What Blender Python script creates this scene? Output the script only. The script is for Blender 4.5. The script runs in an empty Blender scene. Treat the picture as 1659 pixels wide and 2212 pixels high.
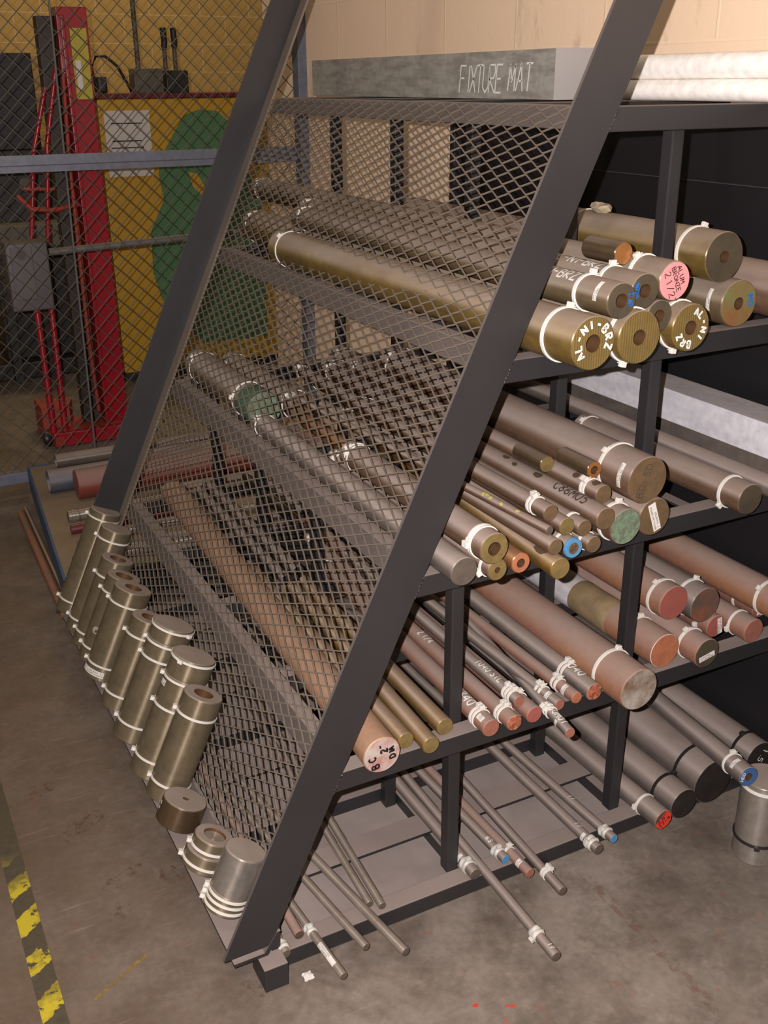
import bpy, bmesh, math, random
from mathutils import Vector, Matrix
random.seed(7)
PI = math.pi
sc = bpy.context.scene
COL = sc.collection

# ------------------------------------------------------------------ camera
cd = bpy.data.cameras.new('camera'); cam = bpy.data.objects.new('camera', cd); COL.objects.link(cam)
CP = Vector((-0.5766, -1.4725, 1.6211))
yaw, pit, rol = math.radians(27.2878), math.radians(22.5318), math.radians(-0.3949)
fw = Vector((math.sin(yaw)*math.cos(pit), math.cos(yaw)*math.cos(pit), -math.sin(pit)))
rt = Vector((math.cos(yaw), -math.sin(yaw), 0)); up = rt.cross(fw)
r2 = rt*math.cos(rol) + up*math.sin(rol); u2 = -rt*math.sin(rol) + up*math.cos(rol)
m4 = Matrix(((r2.x, u2.x, -fw.x, CP.x), (r2.y, u2.y, -fw.y, CP.y), (r2.z, u2.z, -fw.z, CP.z), (0, 0, 0, 1)))
cam.matrix_world = m4
cd.sensor_fit = 'VERTICAL'; cd.sensor_height = 36.0; cd.lens = 2236.485/2212*36.0
cd.clip_start = .05; cd.clip_end = 60
sc.camera = cam

# ------------------------------------------------------------------ light and exposure
sc.view_settings.view_transform = 'Standard'; sc.view_settings.look = 'None'
sc.view_settings.exposure = 0.0; sc.view_settings.gamma = 1.0; sc.view_settings.use_curve_mapping = False
W = bpy.data.worlds.new('world'); sc.world = W; W.use_nodes = True
W.node_tree.nodes['Background'].inputs[0].default_value = (1.0, .80, .58, 1)
W.node_tree.nodes['Background'].inputs[1].default_value = .13
def lamp(name, kind, loc, power, col, size=None, rot=(0, 0, 0), sizey=None):
    d = bpy.data.lights.new(name, kind); d.energy = power; d.color = col
    if kind == 'AREA':
        d.size = size
        if sizey: d.shape = 'RECTANGLE'; d.size_y = sizey
    elif kind in ('POINT', 'SPOT'): d.shadow_soft_size = size
    o = bpy.data.objects.new(name, d); COL.objects.link(o); o.location = loc; o.rotation_euler = rot
    return o
# the camera's own flash, a few centimetres beside the lens
fl = CP + r2*(-.055) + u2*.03
lamp('camera_flash', 'POINT', fl, 345.0, (1.0, .93, .94), .006)
# overhead shop lamps (fluorescent troffers over the aisle, warm lamp in the bay behind the fence)
lamp('aisle_lamp', 'AREA', (-.8, .6, 4.2), 22.0, (1.0, .86, .70), 1.2, (0, 0, 0), .4)
lamp('bay_lamp', 'AREA', (1.2, 5.3, 3.9), 48.0, (1.0, .74, .40), 1.6, (0, 0, 0), .5)

# ------------------------------------------------------------------ materials
GAIN = .72      # scales swatch colours down evenly, to balance the flash power
def S(r, g, b):
    f = lambda c: (c/255/12.92) if c/255 <= .04045 else ((c/255+.055)/1.055)**2.4
    return (f(r)*GAIN, f(g)*GAIN, f(b)*GAIN, 1)
def S1(r, g, b):
    c = S(r, g, b); return (c[0]/GAIN, c[1]/GAIN, c[2]/GAIN, 1)
class NT:
    def __init__(s, name):
        s.m = bpy.data.materials.new(name); s.m.use_nodes = True; s.t = s.m.node_tree
        s.b = s.t.nodes['Principled BSDF']
    def n(s, typ, **k):
        x = s.t.nodes.new(typ)
        for a, v in k.items():
            if a in x.inputs.keys(): x.inputs[a].default_value = v
            else: setattr(x, a, v)
        return x
    def l(s, a, b): s.t.links.new(a, b)
    def noise(s, scale, detail=4, vec=None, rough=.55):
        x = s.n('ShaderNodeTexNoise'); x.inputs['Scale'].default_value = scale
        x.inputs['Detail'].default_value = detail; x.inputs['Roughness'].default_value = rough
        if vec is not None: s.l(vec, x.inputs['Vector'])
        return x.outputs[0]
    def ramp(s, fac, a, b, lo=0., hi=1.):
        x = s.n('ShaderNodeMapRange'); x.inputs[1].default_value = a; x.inputs[2].default_value = b
        x.inputs[3].default_value = lo; x.inputs[4].default_value = hi; s.l(fac, x.inputs[0]); return x.outputs[0]
    def mix(s, fac, a, b):
        x = s.n('ShaderNodeMix', data_type='RGBA')
        for sock, v in ((x.inputs[0], fac), (x.inputs[6], a), (x.inputs[7], b)):
            if hasattr(v, 'is_linked'): s.l(v, sock)
            else: sock.default_value = v
        return x.outputs[2]
    def math(s, op, a, b):
        x = s.n('ShaderNodeMath', operation=op)
        for sock, v in ((x.inputs[0], a), (x.inputs[1], b)):
            if hasattr(v, 'is_linked'): s.l(v, sock)
            else: sock.default_value = v
        return x.outputs[0]
    def coord(s, kind='Object', scale=(1, 1, 1)):
        c = s.n('ShaderNodeTexCoord'); mp = s.n('ShaderNodeMapping'); mp.inputs['Scale'].default_value = scale
        s.l(c.outputs[kind], mp.inputs[0]); return mp.outputs[0]
    def nz(s):
        g = s.n('ShaderNodeNewGeometry'); x = s.n('ShaderNodeSeparateXYZ'); s.l(g.outputs['Normal'], x.inputs[0]); return x.outputs[2]
    def bump(s, h, strength=.2, dist=.002):
        x = s.n('ShaderNodeBump'); x.inputs['Strength'].default_value = strength; x.inputs['Distance'].default_value = dist
        s.l(h, x.inputs['Height']); s.l(x.outputs[0], s.b.inputs['Normal'])
DUST = S(166, 149, 137)
def metal(name, base, alt=None, dust=.75, rough=.42, met=.35, scale=9., dustcol=DUST, stretch=(4, .8, 4), altamt=.6, bump=.12, dr=(.05, .75), aniso=None):
    k = NT(name); v = k.coord('Object', stretch)
    c = base
    if alt is not None:
        f = k.ramp(k.noise(scale, 6, v), .42, .62, 0, altamt); c = k.mix(f, base, alt)
    fine = k.noise(55, 3, k.coord('Object'))
    c = k.mix(k.ramp(fine, .3, .7, 0, .22), c, S(60, 50, 44))
    if dust > 0:
        n2 = k.ramp(k.noise(7, 4, k.coord('Object', (2.5, 1, 2.5))), .3, .7, .65, 1.0)
        d = k.math('MULTIPLY', k.ramp(k.nz(), dr[0], dr[1], 0, dust), n2)
        c = k.mix(d, c, dustcol)
        k.l(k.ramp(d, 0, 1, rough, .92), k.b.inputs['Roughness'])
        k.l(k.ramp(d, 0, 1, met, 0), k.b.inputs['Metallic'])
    else:
        k.b.inputs['Roughness'].default_value = rough; k.b.inputs['Metallic'].default_value = met
    k.l(c, k.b.inputs['Base Color']) if hasattr(c, 'is_linked') else None
    k.bump(fine, bump, .001)
    if aniso is None: aniso = .85 if met >= .25 else 0
    if aniso:   # turned stock: fine rings around the bar stretch a highlight along its length
        tg = k.n('ShaderNodeTangent', direction_type='RADIAL', axis='Y'); k.l(tg.outputs[0], k.b.inputs['Tangent'])
        k.b.inputs['Anisotropic'].default_value = aniso; k.b.inputs['Anisotropic Rotation'].default_value = .25
    return k.m
def face(name, base, alt, scale=25., amt=.7, rough=.5, met=.3, stripes=0.):
    k = NT(name); v = k.coord('Object')
    c = k.mix(k.ramp(k.noise(scale, 6, v, .65), .4, .62, 0, amt), base, alt)
    if stripes:
        w = k.n('ShaderNodeTexWave', bands_direction='X'); w.inputs['Scale'].default_value = stripes; w.inputs['Distortion'].default_value = 1.5
        k.l(v, w.inputs['Vector']); c = k.mix(k.ramp(w.outputs[1], 0, 1, 0, .35), c, S(70, 55, 25))
        k.bump(w.outputs[1], .3, .0008)
    else: k.bump(k.noise(160, 3, v), .3, .001)
    k.l(c, k.b.inputs['Base Color']); k.b.inputs['Roughness'].default_value = rough; k.b.inputs['Metallic'].default_value = met
    return k.m
def plain(name, col, rough=.6, met=0., var=.0, scale=20., alt=None, trans=0.):
    k = NT(name)
    if var: k.l(k.mix(k.ramp(k.noise(scale, 5, k.coord('Object')), .35, .65, 0, var), col, alt or S(40, 36, 33)), k.b.inputs['Base Color'])
    else: k.b.inputs['Base Color'].default_value = col
    k.b.inputs['Roughness'].default_value = rough; k.b.inputs['Metallic'].default_value = met
    return k.m
M = {}
M['bronze'] = metal('bronze', S(150, 122, 62), S(112, 92, 58), .85, .34, .45)
M['bronze_dull'] = metal('dull_bronze', S(128, 108, 78), S(104, 88, 62), .8, .42, .35)
M['brass'] = metal('brass', S(160, 122, 52), S(120, 92, 48), .6, .3, .5)
M['brown'] = metal('browned_copper_alloy', S(128, 98, 76), S(98, 76, 60), .85, .45, .25)
M['copper'] = metal('bright_copper', S(190, 128, 74), S(140, 96, 60), .3, .28, .6)
M['rust'] = metal('rusty_steel', S(158, 106, 84), S(126, 94, 78), .75, .7, .05, 6)
M['rustbig'] = metal('rust_orange_steel', S(162, 113, 90), S(172, 120, 76), .7, .7, .05, 5)
M['grey'] = metal('dull_grey_steel', S(132, 120, 110), S(106, 97, 92), .85, .36, .3)
M['steel'] = metal('bright_steel', S(172, 158, 142), S(140, 126, 112), .25, .3, .4)
M['darkst'] = metal('dark_steel', S(124, 112, 104), S(98, 90, 86), .8, .33, .3)
M['bcwood'] = metal('tan_copper_alloy', S(196, 148, 112), S(178, 138, 104), .3, .5, .15)
M['alu'] = metal('dull_aluminium', S1(206, 203, 206), S1(184, 181, 186), .55, .5, .05)
M['alubright'] = metal('bright_aluminium', S1(252, 246, 238), S1(232, 224, 210), .0, .40, .05, 2.2, aniso=0)
M['alublock'] = metal('scuffed_aluminium', S1(158, 154, 144), S1(118, 112, 104), .2, .5, .1, 14)
M['leanb'] = metal('weathered_bronze', S(156, 140, 112), S(128, 116, 94), .7, .34, .6, 5, stretch=(3, 3, 1), dr=(.5, .95))
M['leandark'] = metal('dark_bronze', S(112, 90, 64), S(84, 68, 52), .6, .3, .5, 8, dr=(.5, .95))
M['silver'] = metal('machined_steel', S(182, 172, 160), S(160, 150, 138), .55, .28, .6, dr=(.5, .95))
M['bore'] = plain('bore_metal', S(150, 112, 80), .35, .7)
M['f_bronze'] = face('sawn_bronze', S(150, 126, 72), S(122, 102, 60), 20, .5, .4, .35, 60)
M['f_brass'] = face('sawn_brass', S(152, 130, 80), S(120, 100, 62), 30, .7, .4, .35)
M['f_dark'] = face('dark_sawn_face', S(98, 86, 66), S(74, 68, 58), 14, .7)
M['f_grey'] = face('grey_sawn_face', S(112, 100, 88), S(88, 78, 68), 40, .6)
M['f_brown'] = face('brown_sawn_face', S(128, 104, 74), S(100, 80, 58), 40, .6)
M['f_rust'] = face('rusty_sawn_face', S(160, 100, 80), S(132, 84, 68), 50, .6, .7, .05)
M['f_orange'] = face('orange_rusted_face', S(182, 112, 74), S(146, 86, 60), 30, .6, .75, .05)
M['f_flaky'] = face('flaky_rusted_face', S(206, 116, 78), S(58, 44, 38), 90, .9, .75, .05)
M['f_red'] = face('red_primer_face', S(164, 90, 78), S(144, 80, 70), 20, .5, .6, 0)
M['f_copper'] = face('machined_copper_face', S(206, 142, 84), S(180, 116, 66), 20, .5, .25, .6)
M['f_pink'] = plain('pink_paint', S(238, 150, 150), .55)
M['f_redpaint'] = plain('red_paint_end', S(232, 66, 46), .5)
M['f_green'] = face('green_patina', S(112, 138, 110), S(92, 84, 64), 70, .8, .9, 0)
M['f_blue'] = plain('blue_paint_end', S(84, 142, 184), .5)
M['f_bluedk'] = plain('blue_end_dark', S(56, 92, 142), .5)
M['f_bc'] = face('streaked_pale_face', S(188, 178, 164), S(170, 100, 96), 24, .8, .7, 0)
M['f_patchy'] = face('rust_and_cement_face', S(116, 90, 68), S(176, 168, 156), 16, .9, .8, 0)
M['f_black'] = face('black_face', S(58, 52, 48), S(40, 36, 34), 20, .6)
M['f_darkrust'] = face('dark_face_with_rust', S(84, 72, 60), S(150, 82, 54), 14, .6, .7, 0)
M['f_imo'] = face('olive_face_with_red_stain', S(128, 128, 80), S(150, 84, 50), 9, .7, .5, .2)
M['oilstain'] = plain('dark_oil_stain', S(88, 70, 52), .5)
M['capmat'] = plain('pale_cut_end', S1(150, 146, 142), .6)
M['smudge'] = plain('pale_smudge', S(168, 156, 140), .7)
M['nylon'] = plain('white_nylon', S(232, 226, 214), .38)
M['nylonblk'] = plain('black_nylon', S(40, 36, 36), .4)
M['tape'] = plain('white_tape', S(216, 212, 200), .35, 0, .3, 30, S(180, 176, 165))
M['paper'] = plain('white_label', S(232, 226, 216), .6)
M['ink'] = plain('black_ink', S(24, 20, 22), .5)
M['whitepaint'] = plain('white_paint_marker', S(238, 236, 226), .45)
M['bluepaint'] = plain('blue_paint_marker', S(30, 110, 190), .5)
M['yellowpaint'] = plain('yellow_paint', S(196, 184, 80), .6)
M['greenpaint'] = plain('green_paint', S(70, 104, 84), .6)
M['masktape'] = plain('brown_paper_tape', S(150, 128, 92), .7, 0, .5, 30, S(104, 88, 64))
M['blacktape'] = plain('faded_marker', S(70, 60, 54), .6)
# rack paint: black enamel, dusty on upward faces
def rackmat(name, base, dust, dc):
    k = NT(name); v = k.coord('Object')
    n2 = k.ramp(k.noise(5, 6, v), .3, .65, .75, 1.)
    d = k.math('MULTIPLY', k.ramp(k.nz(), .15, .8, 0, dust), n2)
    c = k.mix(k.ramp(k.noise(3.5, 5, v), .4, .7, 0, .35), base, S(60, 57, 57))
    k.l(k.mix(d, c, dc), k.b.inputs['Base Color'])
    k.l(k.ramp(d, 0, 1, .45, .95), k.b.inputs['Roughness']); k.bump(k.noise(120, 3, v), .08, .0008)
    return k.m
M['rack'] = rackmat('black_enamel', S(42, 40, 41), .95, S(156, 140, 130))
M['mesh'] = rackmat('dusty_mesh_metal', S(128, 114, 99), .5, S(140, 126, 112))
M['black'] = plain('black_board', S(30, 28, 31), .5, 0, .5, 3, S(22, 20, 22))
M['seam'] = plain('board_seam', S(70, 66, 68), .5)

# ------------------------------------------------------------------ mesh helpers
def link(name, bm, mat, parent=None, smooth=None):
    me = bpy.data.meshes.new(name)
    bmesh.ops.recalc_face_normals(bm, faces=bm.faces)
    bm.to_mesh(me); bm.free()
    o = bpy.data.objects.new(name, me); COL.objects.link(o)
    if mat is not None: me.materials.append(M[mat] if isinstance(mat, str) else mat)
    if smooth is not None:
        for p in me.polygons: p.use_smooth = True
        me.set_sharp_from_angle(angle=math.radians(smooth))
    if parent is not None: o.parent = parent
    return o
def tag(o, label=None, cat=None, group=None, kind=None):
    if label: o['label'] = label
    if cat: o['category'] = cat
    if group: o['group'] = group
    if kind: o['kind'] = kind
    return o
def thing(name, label, cat, loc=(0, 0, 0), group=None, rot=None):
    o = bpy.data.objects.new(name, None); COL.objects.link(o); o.location = loc; o.empty_display_size = .05
    if rot is not None: o.rotation_mode = 'QUATERNION'; o.rotation_quaternion = rot
    return tag(o, label, cat, group)
def box(bm, x0, x1, y0, y1, z0, z1):
    v = [bm.verts.new((x, y, z)) for z in (z0, z1) for y in (y0, y1) for x in (x0, x1)]
    for f in ((0, 2, 3, 1), (4, 5, 7, 6), (0, 1, 5, 4), (2, 6, 7, 3), (0, 4, 6, 2), (1, 3, 7, 5)): bm.faces.new([v[i] for i in f])
    return bm
def B(*a): return box(bmesh.new(), *a)
def bev(bm, w=.002, seg=2):
    bmesh.ops.bevel(bm, geom=list(bm.edges), offset=w, segments=seg, affect='EDGES', profile=.6); return bm
def prism(bm, pts, axis, a, b):
    """extrude polygon pts along axis from a to b; pts are (x,z) for 'Y', (y,z) for 'X', (x,y) for 'Z'"""
    def mk(p, t): return {'Y': (p[0], t, p[1]), 'X': (t, p[0], p[1]), 'Z': (p[0], p[1], t)}[axis]
    A = [bm.verts.new(mk(p, a)) for p in pts]; C = [bm.verts.new(mk(p, b)) for p in pts]; n = len(pts)
    bm.faces.new(A); bm.faces.new(C[::-1])
    for i in range(n): bm.faces.new((A[i], A[(i+1) % n], C[(i+1) % n], C[i]))
    return bm
def lathe(bm, prof, segs=40, closed=False):
    """profile [(radius, y)], revolved about local Y"""
    rings = []
    for r, y in prof:
        if r < 1e-6: rings.append([bm.verts.new((0, y, 0))])
        else: rings.append([bm.verts.new((r*math.cos(2*PI*i/segs), y, r*math.sin(2*PI*i/segs))) for i in range(segs)])
    prs = list(zip(rings, rings[1:])) + ([(rings[-1], rings[0])] if closed else [])
    for A, C in prs:
        for i in range(segs):
            j = (i+1) % segs
            if len(A) == 1 and len(C) == 1: continue
            if len(A) == 1: bm.faces.new((A[0], C[j], C[i]))
            elif len(C) == 1: bm.faces.new((A[i], A[j], C[0]))
            else: bm.faces.new((A[i], A[j], C[j], C[i]))
    return bm
def tube(bm, pts, r, segs=8):
    pts = [Vector(p) for p in pts]; rings = []; prev = None
    for i, p in enumerate(pts):
        t = (pts[min(i+1, len(pts)-1)] - pts[max(i-1, 0)]).normalized()
        ref = Vector((0, 0, 1)) if abs(t.z) < .9 else Vector((1, 0, 0))
        a = t.cross(ref).normalized(); b = t.cross(a)
        rings.append([bm.verts.new(p + (a*math.cos(2*PI*k/segs) + b*math.sin(2*PI*k/segs))*r) for k in range(segs)])
    for A, C in zip(rings, rings[1:]):
        for k in range(segs): bm.faces.new((A[k], A[(k+1) % segs], C[(k+1) % segs], C[k]))
    bm.faces.new(rings[0][::-1]); bm.faces.new(rings[-1]); return bm

# ------------------------------------------------------------------ hand lettering: strokes on a 4 x 6 grid
G = {'A': [[(0, 0), (2, 6), (4, 0)], [(.8, 2.2), (3.2, 2.2)]], 'B': [[(0, 0), (0, 6), (2.6, 6), (3.2, 5), (2.6, 3.3), (0, 3.2), (3, 3), (3.8, 1.6), (3, 0), (0, 0)]],
 'C': [[(3.8, 5), (2.4, 6), (.8, 5.2), (0, 3), (.8, .8), (2.4, 0), (3.8, 1)]], 'D': [[(0, 0), (0, 6), (2.2, 5.8), (3.8, 4), (3.8, 2), (2.2, .2), (0, 0)]],
 'E': [[(3.8, 6), (0, 6), (0, 0), (3.8, 0)], [(0, 3), (3, 3)]], 'F': [[(3.8, 6), (0, 6), (0, 0)], [(0, 3.2), (3, 3.2)]], 'G': [[(3.8, 5), (2, 6), (0, 4), (0, 2), (2, 0), (3.8, 1.4), (3.8, 3), (2.2, 3)]],
 'H': [[(0, 0), (0, 6)], [(4, 0), (4, 6)], [(0, 3), (4, 3)]], 'I': [[(2, 0), (2, 6)]], 'K': [[(0, 0), (0, 6)], [(3.8, 6), (0, 2.8), (3.8, 0)]], 'L': [[(0, 6), (0, 0), (3.6, 0)]],
 'M': [[(0, 0), (.4, 6), (2, 2), (3.6, 6), (4, 0)]], 'N': [[(0, 0), (0, 6), (4, 0), (4, 6)]], 'O': [[(2, 0), (.3, 1.2), (0, 3.6), (1.4, 6), (3.4, 5.2), (4, 2.6), (3, .4), (2, 0)]],
 'P': [[(0, 0), (0, 6), (3, 6), (3.8, 4.6), (3, 3), (0, 3)]], 'R': [[(0, 0), (0, 6), (3, 6), (3.6, 4.6), (2.8, 3.2), (0, 3), (3.8, 0)]], 'S': [[(3.6, 5.4), (2, 6), (.3, 5), (.8, 3.5), (3.2, 2.6), (3.8, 1.2), (2, 0), (0, .6)]],
 'T': [[(0, 6), (4, 6)], [(2, 6), (2, 0)]], 'U': [[(0, 6), (.2, 1.2), (2, 0), (3.8, 1.2), (4, 6)]], 'V': [[(0, 6), (2, 0), (4, 6)]], 'X': [[(0, 0), (4, 6)], [(0, 6), (4, 0)]], 'Y': [[(0, 6), (2, 3), (4, 6)], [(2, 3), (2, 0)]],
 'Z': [[(0, 6), (4, 6), (0, 0), (4, 0)]], '0': [[(2, 0), (.3, 1.2), (0, 3.6), (1.4, 6), (3.2, 5.2), (3.8, 2.6), (3, .4), (2, 0)]], '1': [[(1.2, 5), (2.2, 6), (2.2, 0)]],
 '2': [[(.2, 4.8), (1.4, 6), (3.2, 5.6), (3.4, 4), (0, 0), (4, 0)]], '3': [[(.3, 5.4), (2.4, 6), (3.4, 4.6), (1.6, 3.2), (3.8, 1.8), (2.4, 0), (.1, .6)]], '4': [[(3, 0), (3, 6), (0, 2), (4, 2)]],
 '5': [[(3.8, 6), (.8, 6), (.5, 3.4), (2.6, 3.6), (3.8, 2), (2.6, 0), (.2, .4)]], '6': [[(3.4, 5.8), (1, 4.2), (0, 1.8), (1.6, 0), (3.6, 1), (3, 3), (.6, 2.6)]], '7': [[(0, 6), (4, 6), (1.4, 0)]],
 '8': [[(2, 3.2), (.5, 4.6), (2, 6), (3.5, 4.6), (2, 3.2), (.2, 1.5), (2, 0), (3.8, 1.5), (2, 3.2)]], '-': [[(.4, 3), (3.4, 3)]], '/': [[(.2, -.4), (3.6, 6.4)]], '"': [[(1.2, 6.4), (1.2, 5)], [(2.6, 6.4), (2.6, 5)]], '.': [[(1.8, 0), (2.2, .4)]], "'": [[(2, 6.4), (2, 5)]], ' ': []}
def strokes(text, h, sp=1.35):
    out = []; x = 0; s = h/6
    for ch in text:
        for pl in G[ch]: out.append([((x + p[0])*s, p[1]*s) for p in pl])
        x += 4*sp if ch not in '.I\' ' else 3
    return out, x*s
def ribbon(bm, polys, w, mp, th=.0):
    for pl in polys:
        P = []
        for a, b in zip(pl, pl[1:]):
            n = max(1, int(math.hypot(b[0]-a[0], b[1]-a[1])/.003))
            for i in range(n): P.append((a[0]+(b[0]-a[0])*i/n, a[1]+(b[1]-a[1])*i/n))
        P.append(pl[-1])
        prev = None
        for i, p in enumerate(P):
            q0, q1 = P[max(0, i-1)], P[min(len(P)-1, i+1)]
            dx, dy = q1[0]-q0[0], q1[1]-q0[1]; n = math.hypot(dx, dy) or 1e-6
            ox, oy = -dy/n*w/2, dx/n*w/2
            cur = (bm.verts.new(mp(p[0]+ox, p[1]+oy)), bm.verts.new(mp(p[0]-ox, p[1]-oy)))
            if prev: bm.faces.new((prev[0], prev[1], cur[1], cur[0]))
            prev = cur
    return bm
def side_map(r, y, phi, flip=1):
    """lettering that runs along the bar towards its near end"""
    rr = r + .0006
    def f(a, b):
        t = phi - flip*b/r; return (rr*math.cos(t), y - flip*a, rr*math.sin(t))
    return f
def round_map(r, y, phi):
    """lettering that runs around the bar"""
    rr = r + .0011
    def f(a, b):
        t = phi - a/r; return (rr*math.cos(t), y + b, rr*math.sin(t))
    return f
def end_map(cx, cz, ang, y=-.0016):
    c, s = math.cos(ang), math.sin(ang)
    return lambda a, b: (cx + a*c - b*s, y, cz + a*s + b*c)
def arc_text(bm, text, rad, h, a0, step, w, y=-.0016):
    """letters standing outward on a circle, read clockwise"""
    for i, ch in enumerate(text):
        a = a0 - step*i
        pl, wd = strokes(ch, h); pl = [[(p[0]-h/3, p[1]) for p in q] for q in pl]
        ux, uz = math.cos(a), math.sin(a); rx, rz = math.sin(a), -math.cos(a)
        ribbon(bm, pl, w, lambda s, t: ((rad+t)*ux + s*rx, y, (rad+t)*uz + s*rz))
    return bm

# ------------------------------------------------------------------ the pieces a bar is made of
def tie(parent, y, r, phi=1.9, mat='nylon', wd=.0070, th=.0030, head=True):
    bm = lathe(bmesh.new(), [(r+.0001, y), (r+th, y+.0006), (r+th, y+wd-.0006), (r+.0001, y+wd)], 44, True)
    o = link('cable_tie', bm, mat, parent, 40)
    if head:
        hb = bev(B(-.006, .006, -.0045, .0045, 0, .0095), .0014)
        box(hb, .004, .012, -.0016, .0016, .0015, .003)
        R = Matrix.Translation((0, y+wd/2, 0)) @ Matrix.Rotation(PI/2-phi, 4, 'Y') @ Matrix.Translation((0, 0, r+th*.4))
        bmesh.ops.transform(hb, matrix=R, verts=hb.verts)
        link('tie_head', hb, mat, o)
    return o
def wrap(parent, y, r, phi=2.2, n=3, mat='tape'):
    prof = []
    for i in range(n*4+1):
        t = i/(n*4); prof.append((r + .0012 + .0022*abs(math.sin(t*n*PI)) + random.uniform(0, .0008), y + t*.011*n))
    prof = [(r+.0001, y)] + prof + [(r+.0001, y+.011*n)]
    bm = lathe(bmesh.new(), prof, 30, True)
    for v in bm.verts:
        a = math.atan2(v.co.z, v.co.x); f = 1 + .06*math.sin(3*a+v.co.y*300); 
        if math.hypot(v.co.x, v.co.z) > r+.0005: v.co.x *= f; v.co.z *= f
    o = link('tape_wrap', bm, mat, parent, 60)
    hb = bev(B(-.006, .006, -.005, .005, 0, .008), .0025)
    bmesh.ops.transform(hb, matrix=Matrix.Translation((0, y+.008, 0)) @ Matrix.Rotation(PI/2-phi, 4, 'Y') @ Matrix.Translation((0, 0, r+.0015)), verts=hb.verts)
    link('tie_head', hb, mat, o)
def shaft(parent, r, L, mat, bore=0, segs=48, bdep=.12, ch=.0012):
    if bore:
        prof = [(bore, bdep), (bore, .0005), (r-ch, .0), (r, ch), (r, L-ch), (r-ch, L), (bore, L), (bore, L-bdep)]
        bm = lathe(bmesh.new(), [(0, bdep)] + prof + [(0, L-bdep)], segs)
    else:
        prof = [(0, 0), (r-ch, 0), (r, ch), (r, L-ch), (r-ch, L), (0, L)]; bm = lathe(bmesh.new(), prof, segs)
    return link('shaft', bm, mat, parent, 35)
def endface(parent, r, mat, bore=0, ch=.0012, segs=48, y=0.):
    prof = [(bore, y+.0002), (bore, y-.001), (r-ch-.0006, y-.001), (r-ch, y+.0002)] if bore else [(0, y-.001), (r-ch-.0006, y-.001), (r-ch, y+.0002), (0, y+.0002)]
    return link('end_face', lathe(bmesh.new(), prof, segs, bool(bore)), mat, parent, 35)
def boreliner(parent, bore, depth=.10):
    return link('bore_wall', lathe(bmesh.new(), [(bore+.0004, .0), (bore-.0006, .0), (bore-.0006, depth)], 36), 'bore', parent, 60)
def sticker(parent, r, y, phi, L, Wd, lines, h=.0035, along=True):
    """paper label wrapped on the bar: along=True reads along the bar"""
    bm = bmesh.new(); n = 10
    la, wa = L, Wd
    g = []
    for i in range(n+1):
        a = phi + wa/r/2 - wa/r*i/n
        g.append([bm.verts.new(((r+.0008)*math.cos(a), yy, (r+.0008)*math.sin(a))) for yy in (y, y+la)])
    for i in range(n): bm.faces.new((g[i][0], g[i][1], g[i+1][1], g[i+1][0]))
    o = link('paper_label', bm, 'paper', parent, 60)
    tb = bmesh.new()
    for k, t in enumerate(lines):
        pl, wd = strokes(t, h); 
        s = min(1, ((L if along else Wd)*.92)/max(wd, 1e-6)); pl = [[(p[0]*s, p[1]) for p in q] for q in pl]
        off = (k - (len(lines)-1)/2)*h*1.6
        if along:
            f = side_map(r+.0006, y+la-.002, phi); pl = [[(p[0], p[1]-off-h/2) for p in q] for q in pl]
        else:
            f = round_map(r, y+la/2, phi+wa/r/2-.002/r); pl = [[(p[0], p[1]-off-h/2) for p in q] for q in pl]
        ribbon(tb, pl, h*.16, f)
    link('printing', tb, 'ink', o); return o
def stain(parent, r, y, phi, a, b, mat='blacktape', seed=1):
    R = random.Random(seed); bm = bmesh.new(); N = 20; ks = [1 + R.uniform(-.12, .12) for _ in range(N)]; rings = []
    pt = lambda u, w: bm.verts.new(((r+.0007)*math.cos(phi + w/r), y + u, (r+.0007)*math.sin(phi + w/r)))
    c = pt(0, 0)
    for f in (.25, .5, .75, 1): rings.append([pt(a*f*math.cos(2*PI*i/N)*ks[i], b*f*math.sin(2*PI*i/N)*ks[i]) for i in range(N)])
    for i in range(N):
        k = (i+1) % N; bm.faces.new((c, rings[0][i], rings[0][k]))
        for A, C in zip(rings, rings[1:]): bm.faces.new((A[i], C[i], C[k], A[k]))
    return link('stain_mark', bm, mat, parent, 80)
def marking(parent, bm, mat='whitepaint'): return link('paint_marking', bm, mat, parent)

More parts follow.
